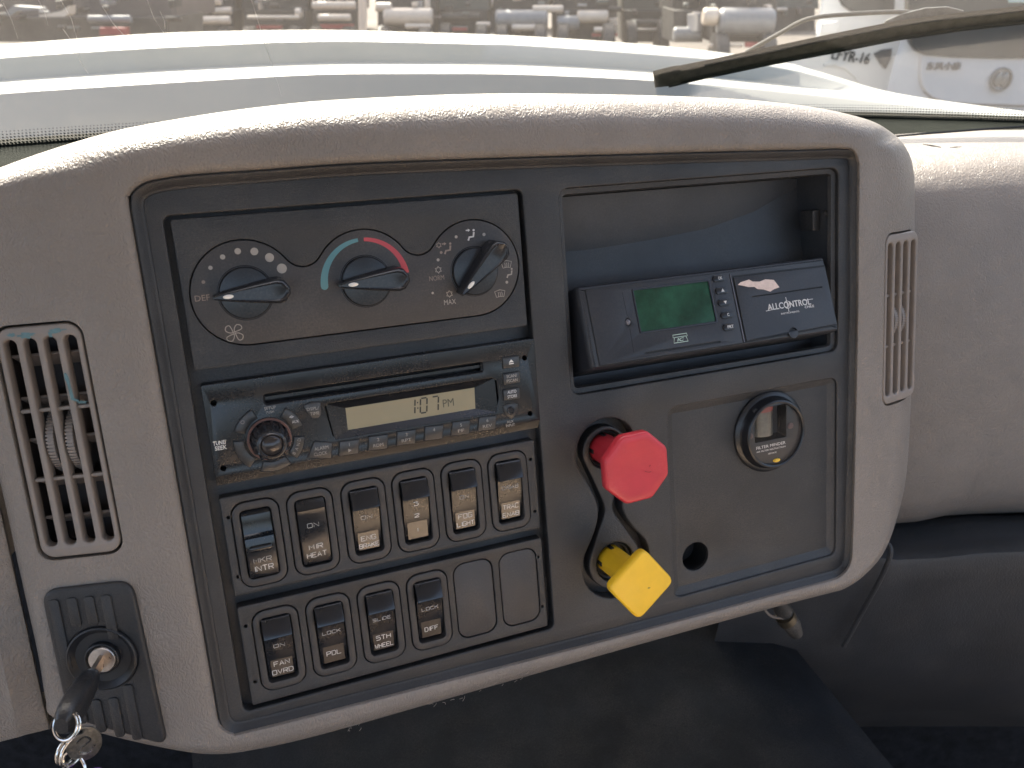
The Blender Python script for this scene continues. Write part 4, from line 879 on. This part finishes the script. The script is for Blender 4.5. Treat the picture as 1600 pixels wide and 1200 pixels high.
#@@OUT
# ================================================================== windshield
def gpt(px, py, off=0.):
    d = ray(px, py); t = .9
    for _ in range(30):
        p = d*t; F = gl_Y(p.x)-(p.z+.15)*.80-off-p.y
        t += F/(d.y+.8*d.z+.7*(p.x-.218)*d.x)
    return Vector((0, 0, EYE))+d*t
ws = thing('windshield', 'dusty scratched windshield glass behind the dashboard', 'windshield', (.2, .95, EYE-.15), frame='W')
def gs(X, z, off=0.): return (X, gl_Y(X)-(z+.15)*.80-off, EYE+z)
xs_ = [-1.0+.1*i for i in range(22)]; zs_ = [-.16, -.1, 0, .1, .2, .3, .4]
gb = skin([[gs(X, z) for X in xs_] for z in zs_], cap1=False, close=False)
gb2 = skin([[gs(X, z, -.005) for X in xs_] for z in zs_], cap1=False, close=False)
gm = bpy.data.materials.new('windshield_glass'); gm.use_nodes = True; n_ = gm.node_tree.nodes; l_ = gm.node_tree.links; n_.clear()
o_ = n_.new('ShaderNodeOutputMaterial'); tr_ = n_.new('ShaderNodeBsdfTransparent'); tr_.inputs[0].default_value = (.66, .685, .67, 1)
gl_ = n_.new('ShaderNodeBsdfGlossy'); gl_.inputs['Roughness'].default_value = .02
df = n_.new('ShaderNodeBsdfTranslucent'); df.inputs[0].default_value = (.60, .56, .51, 1)
m1 = n_.new('ShaderNodeMixShader'); m1.inputs[0].default_value = .03; l_.new(tr_.outputs[0], m1.inputs[1]); l_.new(gl_.outputs[0], m1.inputs[2])
m2 = n_.new('ShaderNodeMixShader'); l_.new(m1.outputs[0], m2.inputs[1]); l_.new(df.outputs[0], m2.inputs[2]); l_.new(m2.outputs[0], o_.inputs[0])
tc = n_.new('ShaderNodeTexCoord'); mp = n_.new('ShaderNodeMapping'); mp.inputs['Scale'].default_value = (60, 60, 4); mp.inputs['Rotation'].default_value = (0, R(-25), 0)
l_.new(tc.outputs['Object'], mp.inputs[0]); nz = n_.new('ShaderNodeTexNoise'); nz.inputs['Scale'].default_value = 2.2; nz.inputs['Detail'].default_value = 6; l_.new(mp.outputs[0], nz.inputs[0])
nb = n_.new('ShaderNodeTexNoise'); nb.inputs['Scale'].default_value = 5; nb.inputs['Detail'].default_value = 3; l_.new(tc.outputs['Object'], nb.inputs[0])
mu = n_.new('ShaderNodeMath'); mu.operation = 'MULTIPLY'; l_.new(nz.outputs[0], mu.inputs[0]); l_.new(nb.outputs[0], mu.inputs[1])
mr = n_.new('ShaderNodeMapRange'); mr.inputs[1].default_value = .12; mr.inputs[2].default_value = .42; mr.inputs[3].default_value = .021; mr.inputs[4].default_value = .029
l_.new(mu.outputs[0], mr.inputs[0]); l_.new(mr.outputs[0], m2.inputs[0])
part('glass', gb, gm, ws, smooth=60)
fr_ = []
FRIT = mat('frit_black', (.02, .024, .022), .6)
fb = skin([[gs(X, z, .001) for X in xs_] for z in (-.175, -.1525)], cap1=False, close=False)
part('frit_band', fb, FRIT, ws, smooth=60)
bmd = bmesh.new()
for r_ in range(5):
    z = -.1525+.0009+.0030*r_; rad = .00165-.00026*r_
    for i in range(470):
        X = -.62+.0029*i+(.00145 if r_ % 2 else 0)
        if -.28 < X < .22: continue
        c = Vector(gs(X, z, .0012)); vs = [bmd.verts.new(c+Vector((rad*cos(a), rad*.62*sin(a)*-1, rad*.78*sin(a)))) for a in [2*pi*k/6 for k in range(6)]]
        bmd.faces.new(vs)
part('frit_dots', bmd, FRIT, ws, kind='stuff')
scr_ = []
for (x0, y0, x1, y1, k) in ((393, 0, 440, 150, 1), (95, 0, 120, 60, 1), (120, 78, 138, 115, .9), (98, 45, 110, 62, 1.2), (230, 0, 262, 60, .8), (250, 18, 258, 46, 1.3), (5, 5, 28, 60, .8), (160, 10, 200, 62, .7), (60, 0, 75, 40, .7)):
    a, b_ = gpt(x0, y0, .0015), gpt(x1, y1, .0015); mid = gpt((x0+x1)/2+random.uniform(-5, 5), (y0+y1)/2, .0015)
    scr_.append(tube([a, mid, b_], [.00008, .0002*k, .00008], 4))
part('scratch', scr_, mat('scratch_white', (.75, .72, .68), .6), ws, kind='stuff')
# ---- wiper outside the glass
wp_ = thing('wiper', 'black windshield wiper with frayed rubber lying across the glass', 'wiper', gpt(1200, 95, -.02), frame='W')
def wpt(px, py, off=-.02): return gpt(px, py, off)
bl_ = [(1028, 122, 10), (1045, 119, 13), (1100, 107, 12), (1200, 86, 12), (1300, 66, 13), (1400, 46, 13), (1500, 32, 12), (1610, 20, 12), (1700, 10, 12)]
def ribbon(pts, off0, off1, k=1.):
    rg = []
    for px, py, h in pts:
        rg.append([tuple(wpt(px-h*.15, py-h*k, off0)), tuple(wpt(px-h*.1, py-h*.35*k, off0-.003)), tuple(wpt(px, py+h*.4*k, off0-.002)), tuple(wpt(px+h*.1, py+h*k, off0)), tuple(wpt(px+h*.1, py+h*k, off1)), tuple(wpt(px-h*.15, py-h*k, off1))])
    return skin(rg, cap0=True, cap1=True)
WM = mat('wiper_rubber', (.15, .135, .11), .6, var=.3, vscale=90, dust=.3, dustcol=(.22, .2, .16))
part('blade', ribbon(bl_, -.008, -.022), WM, wp_, smooth=30)
part('rubber_edge', ribbon([(x, y+h*1.15, 3.2) for x, y, h in bl_[1:]], -.006, -.009), mat('rubber_green', (.02, .026, .022), .5), wp_)
part('blade_rail', ribbon([(x, y-h*.55, 3.4) for x, y, h in bl_[2:]], -.004, -.012), mat('rail_grey', (.10, .095, .085), .45), wp_)
part('end_clip', ribbon([(1022, 124, 13), (1050, 119, 15), (1062, 116, 14)], -.006, -.024), WM, wp_)
arm = smoothpts([wpt(1165, 82, -.03), wpt(1215, 54, -.034), wpt(1262, 30, -.036), wpt(1330, 22, -.036), wpt(1420, 19, -.034), wpt(1470, 28, -.03)], 5)
part('arm', tube(arm, .0022, 8), mat('arm_dark', (.07, .065, .055), .5), wp_)
tr = [(1378, 42, 1), (1384, 33, 1), (1410, 22, 1), (1445, 13, 1), (1480, 11, 1), (1505, 17, 1)]
rg = [[tuple(wpt(x, y, -.03)), tuple(wpt(x+1, y+1.5, -.03)), tuple(wpt(x+6, 46-.1*(x-1378), -.026)), tuple(wpt(x+5, 45-.1*(x-1378), -.024))] for x, y, _ in tr]
part('torn_spoiler', skin(rg, cap0=True), mat('spoiler_grey', (.09, .09, .10), .5, var=.3, vscale=200), wp_)
part('frayed_edge', [tube([wpt(1378+5*i, 42+random.uniform(-8, -2)-.5*i+(0 if i else 0), -.031), wpt(1384+5*i, 40+random.uniform(-7, 1)-.5*i, -.031)], .0004, 4) for i in range(22)]+[tube([wpt(x, y, -.031) for x, y, _ in tr], .0006, 5)], mat('fray_white', (.5, .5, .48), .7), wp_, kind='stuff')

# ================================================================== own hood
PAINT = mat('white_paint', (.33, .33, .30), .5, coat=.25, var=.03, vscale=6)
def interp(tab, x):
    if x <= tab[0][0]: (a, b_), (c, d_) = tab[0], tab[1]
    elif x >= tab[-1][0]: (a, b_), (c, d_) = tab[-2], tab[-1]
    else:
        for (a, b_), (c, d_) in zip(tab, tab[1:]):
            if a <= x <= c: break
    return b_+(d_-b_)*(x-a)/(c-a)
def sm(tab, x): return sum(interp(tab, x+k)*w_ for k, w_ in ((-80, .15), (-40, .2), (0, .3), (40, .2), (80, .15)))
H0 = [(-300, 262), (0, 232), (400, 208), (800, 204), (1200, 206), (1600, 222), (1900, 240)]
H1 = [(-300, 172), (0, 143), (250, 127), (500, 112), (800, 112), (1020, 122), (1280, 147), (1600, 184), (1900, 222)]
H2 = [(-300, 156), (0, 128), (250, 112), (500, 100), (800, 101), (1020, 113), (1280, 140), (1600, 178), (1900, 215)]
H3 = [(-300, 120), (0, 87), (250, 71), (500, 60), (800, 67), (1020, 83), (1180, 96), (1250, 107), (1345, 138), (1400, 151), (1600, 177), (1900, 214)]
H4 = [(-300, 103), (0, 70), (250, 51), (500, 46), (800, 55), (1000, 68), (1150, 84), (1250, 99), (1345, 134), (1400, 150), (1600, 176.5), (1900, 213)]
rows = []
def hrow(tab, Y, dz=0., dpx=0.):
    return [tuple(at(x, sm(tab, x)+dpx, Y)+Vector((0, 0, dz))) for x in range(-300, 1901, 25)]
rows = [hrow(H0, 1.07), hrow(H1, 1.10, 0, 3), hrow(H1, 1.108, 0, 0), hrow(H1, 1.12, 0, -3), hrow(H2, 1.28, 0, 1), hrow(H2, 1.295, 0, 0), hrow(H2, 1.303, 0, -3), hrow(H3, 1.312, 0, 3), hrow(H3, 1.318, 0, 0), hrow(H3, 1.335, 0, -3), hrow(H4, 1.75, 0, 1), hrow(H4, 1.9, 0, 0), hrow(H4, 2.1, -.04), hrow(H4, 2.4, -.25), hrow(H4, 2.5, -1.2)]
solo('truck_hood', skin(rows, cap1=False, close=False), PAINT, 'white stepped hood of the truck seen through the windshield', 'hood', (0, 1.8, 2.1), 'W', smooth=50)

# ================================================================== yard, vehicles
solo('ground', sheet((-400, 400), (-30, 900), 0), mat('yard_dirt', (.09, .076, .064), .95, var=.4, vscale=.25, bump=('noise', 3, .05)), org=(0, 0, 0), frame='W', kind='structure')
def pxprism(pts, Y, dY, bev=.0, yaw=None):
    """outline in the line of sight at distance Y, given real depth dY away from the viewer"""
    f_ = [at(x, y, Y) for x, y in pts]
    dv_ = Vector((0, dY, 0)) if yaw is None else Vector(((yaw-800)/fpx*1.12*dY, dY, 0))
    rg = [[tuple(p) for p in f_], [tuple(p+dv_) for p in f_]]
    if bev:
        c = sum(f_, Vector())/len(f_); rg = [[tuple(p+(c-p).normalized()*bev) for p in f_], [tuple(p+Vector((0, bev, 0))) for p in f_], rg[1]]
    return skin(rg, cap0=True, cap1=True)
VW = mat('van_white', (.50, .50, .51), .35, coat=.3, var=.02)
GLS = mat('car_glass', (.05, .055, .055), .3, var=.2, vscale=1.2)
YV = 8.5
van = thing('white_van', 'light grey white van seen from behind, round chrome emblem on its tailgate', 'van', (at(1650, 170, YV).x, YV+1.5, 0), frame='W')
seam = [(1440, 84), (1439, 100), (1438, 118), (1440, 132), (1446, 143), (1456, 152), (1475, 159), (1520, 163), (1620, 166), (1860, 170)]
bodyo = [(1432, -160), (1427, -40), (1424, 20), (1412, 60), (1402, 92), (1392, 130), (1384, 168), (1378, 330), (1990, 330), (2000, 100), (1985, -160)]
part('body', pxprism([(x, y) for x, y in bodyo], YV, 4.2, .05, yaw=1440), VW, van, smooth=50)
gate = [(1441, -120)]+seam+[(1900, 160), (1930, 0), (1920, -120)]
part('tailgate', pxprism(gate, YV-.05, .12, .012), VW, van)
part('tailgate_gap', pxprism([(x-1.6 if i else x-1.6, y+(1.6 if i > 4 else 0)) for i, (x, y) in enumerate(gate[:-3])]+[(1902, 163), (1933, 0), (1922, -120)], YV-.012, .04), mat('gap_grey', (.16, .16, .17), .8), van)
win = [(1421, -100), (1420, 20), (1421, 55), (1424, 68), (1432, 79), (1444, 86), (1490, 90), (1560, 92), (1640, 92), (1860, 90), (1880, -100)]
part('rear_window', pxprism(win, YV-.075, .1, .01), GLS, van)
ec = at(1563, 124, YV-.06); k_ = YV/fpx
def eml(loop2): return [(x*k_, y*k_) for x, y in loop2]
EM = Matrix.Translation(ec) @ Matrix.Rotation(R(90), 4, 'X')
em = part('emblem', xf(stroke(eml(circ(0, 0, 14.5, 40, ry=15.5)), 2.6*k_, -.0, .03, True), EM), mat('emblem_chrome', (.20, .21, .22), .3, .7), van)
sw_ = [(-3.5, 11), (-9, 5.5), (-11, -1), (-9, -7), (-5, -10.5), (-1.5, -7.5), (1.5, -2), (1.8, 3), (.2, 7.5)]
for s_ in (1, -1): part('emblem_wing', xf(prism(eml([(x*s_*.95+s_*-.4, y*s_) for x, y in sw_]), .0, .028, .004), EM), MATS['emblem_chrome'], em)
part('lettering', xf(text('东风小康', 0, 0, 11*k_, 50*k_, th=.02), Matrix.Translation(at(1475, 103, YV-.065)) @ Matrix.Rotation(R(90), 4, 'X')), mat('badge_grey', (.16, .16, .17), .4, .4), van)
part('roof_sticker', pxprism([(1575, -20), (1640, -20), (1640, 3), (1576, 4)], YV-.085, .01), mat('sticker_green', (.45, .58, .52), .6), van)
YP = 11.
pu = thing('white_pickup', 'white cab with registration lettering on its side, partly behind the van', 'pickup', (at(1350, 150, YP).x, YP+1, 0), frame='W')
part('body', pxprism([(1290, -160), (1285, 0), (1276, 60), (1252, 84), (1225, 92), (1215, 200), (1440, 330), (1600, 300), (1600, -160)], YP, 1.8, .03, yaw=1300), mat('pickup_white', (.74, .74, .72), .35, coat=.3), pu)
part('side_window', pxprism([(1313, -150), (1311, -5), (1316, 8), (1330, 18), (1398, 20), (1404, -150)], YP-.04, .08, .01), GLS, pu)
part('mirror', pxprism([(1284, 36), (1311, 33), (1309, 51), (1281, 53)], YP-.3, .15, .01), mat('pickup_white', (.7, .7, .7)), pu)
part('lettering', xf(text('LFYR-16', 0, 0, 15*YP/fpx, 56*YP/fpx, th=.02), Matrix.Translation(at(1330, 88, YP-.02)) @ Matrix.Rotation(R(90), 4, 'X') @ Matrix.Rotation(R(-8), 4, 'Z')), mat('reg_black', (.05, .05, .05), .5), pu)
part('fuel_flap', pxprism([(1366, 84), (1378, 78), (1394, 76), (1392, 92), (1384, 108), (1376, 100)], YP-.03, .05), mat('flap_dark', (.12, .12, .12), .6), pu)
part('arch_lip', pxprism([(1288, 100), (1304, 97), (1325, 104), (1342, 118), (1352, 140), (1346, 140), (1336, 121), (1322, 108), (1304, 101), (1289, 104)], YP-.03, .04), mat('pickup_white'  , (.7, .7, .7)), pu)

# parked tractor units
TD = mat('chassis_dark', (.04, .037, .034), .7, var=.4, vscale=3, dust=.08)
TB = mat('tank_beige', (.52, .44, .36), .45, var=.1, vscale=4)
TG = mat('tank_grey', (.20, .20, .20), .45, var=.15, vscale=4)
TLR = mat('tail_red', (.30, .04, .04), .4)
GRN_ = mat('cab_green_grey', (.085, .09, .08), .5, var=.2, vscale=2); BRN_ = mat('cab_brown', (.09, .07, .065), .5, var=.2, vscale=2)
def cyl(px0, px1, py0, py1, Y, m=14):
    a, b_ = at(px0, (py0+py1)/2, Y), at(px1, (py0+py1)/2, Y); r_ = (at(px0, py0, Y)-at(px0, py1, Y)).length/2; e = (b_-a).normalized()*r_*.25
    return tube([a+e*.0, a+e, b_-e, b_], [r_*.82, r_, r_, r_*.82], m)
def rig(x0, x1, Y, lab, tanks, bars=(), reds=(), cabm=None, wheels=True, cabtop=-90, cabbot=18):
    k = Y/fpx; t = thing('parked_truck', lab, 'truck', (at((x0+x1)/2, 60, Y).x, Y+1.2, 0), 'parked trucks across the yard', frame='W')
    wd = x1-x0
    part('cab', pxprism([(x0+wd*.06, cabtop), (x0+wd*.02, cabtop+30), (x0, cabbot), (x1, cabbot), (x1-wd*.02, cabtop+30), (x1-wd*.06, cabtop)], Y+.9, 1.9, .06), cabm or TD, t)
    part('cab_window', pxprism([(x0+wd*.12, cabtop+22), (x0+wd*.1, cabtop+62), (x1-wd*.1, cabtop+62), (x1-wd*.12, cabtop+22)], Y+.85, .1, .01), GLS, t)
    part('chassis', pxprism([(x0+wd*.04, cabbot-2), (x1-wd*.04, cabbot-2), (x1-wd*.04, 66), (x0+wd*.04, 66)], Y+.35, 1.6, .02), TD, t)
    for (a, b_, c_, d_, m_) in tanks: part('fuel_tank', cyl(a, b_, c_, d_, Y), m_, t)
    for (a, b_, c_, d_) in bars: part('fender', cyl(a, b_, c_, d_, Y-.25, 10), TB, t)
    for (a, b_, c_, d_) in reds: part('tail_light', pxprism([(a, c_), (b_, c_), (b_, d_), (a, d_)], Y-.2, .1, .01), TLR, t)
    rnd = random.Random(int(x0*7+Y))
    for i in range(int(wd/14) if Y < 30 else 4):
        cx_ = rnd.uniform(x0+4, x1-10); cy_ = rnd.uniform(-8, 46) if Y < 30 else rnd.uniform(-8, 14); w__ = rnd.uniform(6, 26)*(1 if Y < 30 else .8); h__ = rnd.uniform(3, 9)
        m_ = rnd.choice([TD, TD, TG, GRN_, BRN_, TB, RUB])
        if rnd.random() < .6: part('air_tank', cyl(cx_, cx_+w__, cy_, cy_+h__, Y-rnd.uniform(-.25, .1), 10), m_, t)
        else: part('fitting', pxprism([(cx_, cy_), (cx_+w__*.5, cy_-1), (cx_+w__*.55, cy_+h__*1.6), (cx_+1, cy_+h__*1.7)], Y+rnd.uniform(-.05, .2), .3, .02), m_, t)
    if wheels:
        for xw in (x0+wd*.16, x1-wd*.16):
            c = at(xw, 60, Y-.15); r_ = .5; c.z = r_+.06
            part('wheel', xf(lathe([(.01, -.16), (.3, -.16), (.46, -.14), (.5, -.1), (.5, .1), (.46, .14), (.3, .16), (.01, .16)], n=20), Matrix.Translation(c) @ Matrix.Rotation(R(90), 4, 'Y')), RUB, t)
    return t
rig(-60, 275, 13, 'nearest dark truck at the left edge with a red tail light and white wedge fender', [(138, 205, 24, 36, TG)], [], [(155, 198, 43, 55)], BRN_, cabbot=30)
t0 = bpy.data.objects['parked_truck']; part('wedge_fender', pxprism([(60, 24), (96, 17), (108, 9), (107, 22), (100, 26), (62, 26)], 12.6, .2), mat('cream_lit', (.62, .52, .42), .5), t0)
part('wedge_fender', pxprism([(8, 20), (20, 9), (60, 12), (62, 15), (26, 18), (14, 26)], 12.6, .2), TG, t0)
rig(292, 368, 21, 'parked truck with stacked beige tanks left of the pale gap', [(304, 346, -6, 8, TB), (292, 325, 11, 22, TB), (332, 362, 11, 22, TB)], [(308, 360, 25, 38)], [], TD)
rig(376, 482, 21, 'parked truck with one long pale cross bar', [(462, 472, 12, 28, TB)], [(386, 468, 24, 30)], [(400, 440, 40, 45)], TD)
rig(485, 558, 21, 'parked truck with a row of small beige tanks and red lamps', [(488+17*i, 505+17*i, 2, 15, TB) for i in range(4)], [(497, 548, 22, 33)], [(500, 552, 38, 45)], TD)
rig(586, 680, 21, 'parked truck with a large beige tank right of the pale pole', [(600, 676, 12, 40, TB), (588, 612, 4, 18, TB)], [(633, 673, 37, 45)], [], TD)
rig(684, 766, 22, 'dark parked truck with a small white wedge beside the grey tank', [(690, 750, 20, 32, TD)], [(744, 766, 34, 42)], [(690, 730, 43, 48)], GRN_)
rig(770, 858, 22, 'parked truck with a grey tank over a pale bar', [(774, 856, 15, 46, TG)], [(800, 852, 38, 48)], [], TD)
rig(862, 966, 22, 'parked truck with two beige lit tanks in front of the hood crest', [(832, 880, 8, 20, TB), (902, 950, 16, 36, TB), (870, 905, 24, 48, TG)], [(928, 962, 42, 51)], [(925, 965, 52, 57)], TD)
rig(972, 1045, 23, 'dark parked truck left of the silver stack', [(985, 1038, 30, 42, TD)], [(980, 1040, 44, 48)], [], GRN_)
ex = rig(1050, 1100, 20, 'parked truck with an upright silver exhaust stack over a round cap', [(1052, 1094, 42, 66, TG)], [], [], TD, wheels=False)
part('exhaust_stack', tube([at(1086, 48, 20), at(1086, 21, 20)], .17, 14), mat('stack_silver', (.62, .60, .58), .3, .5), ex)
rig(1108, 1215, 19, 'parked truck with a big dark round tank lit on top, nearest the wiper', [(1098, 1122, 12, 40, TB), (1122, 1208, 12, 56, TG)], [(1108, 1160, 68, 74)], [(1165, 1200, 66, 74)], TD)
# pale pole standing in the gap
solo('light_pole', tube([at(287, 60, 19)*1, at(287, -200, 19)], .1, 12), mat('pole_beige', (.62, .5, .4), .7), 'pale beige pole standing right of the nearest dark truck', 'pole', at(287, 60, 19), 'W')
solo('light_pole', tube([at(567, 60, 19), at(567, -200, 19)], .08, 12), mat('pole_beige'), 'pale beige pole standing left of the large beige tank', 'pole', at(567, 60, 19), 'W') if False else solo('light_pole', tube([at(567, 60, 19), at(567, -200, 19)], .09, 12), MATS['pole_beige'], 'pale beige pole standing left of the large beige tank', 'pole', at(567, 60, 19), 'W')
# second row
for i, (x0, x1, m_) in enumerate(((300, 420, GRN_), (430, 560, BRN_), (590, 720, GRN_), (735, 850, BRN_), (860, 985, GRN_), (995, 1110, BRN_), (1120, 1280, GRN_))):
    rg_ = rig(x0, x1, 34, 'second row truck behind the others, %s' % ['behind the stacked beige tanks', 'behind the row of small tanks', 'behind the large beige tank', 'behind the grey tank', 'behind the two lit tanks', 'behind the silver stack', 'beside the white pickup'][i], [(x0+20, x0+70, -2, 10, TB if i % 2 else TG)], [(x0+75, x0+110, 12, 17)], [], m_, wheels=False, cabbot=14)
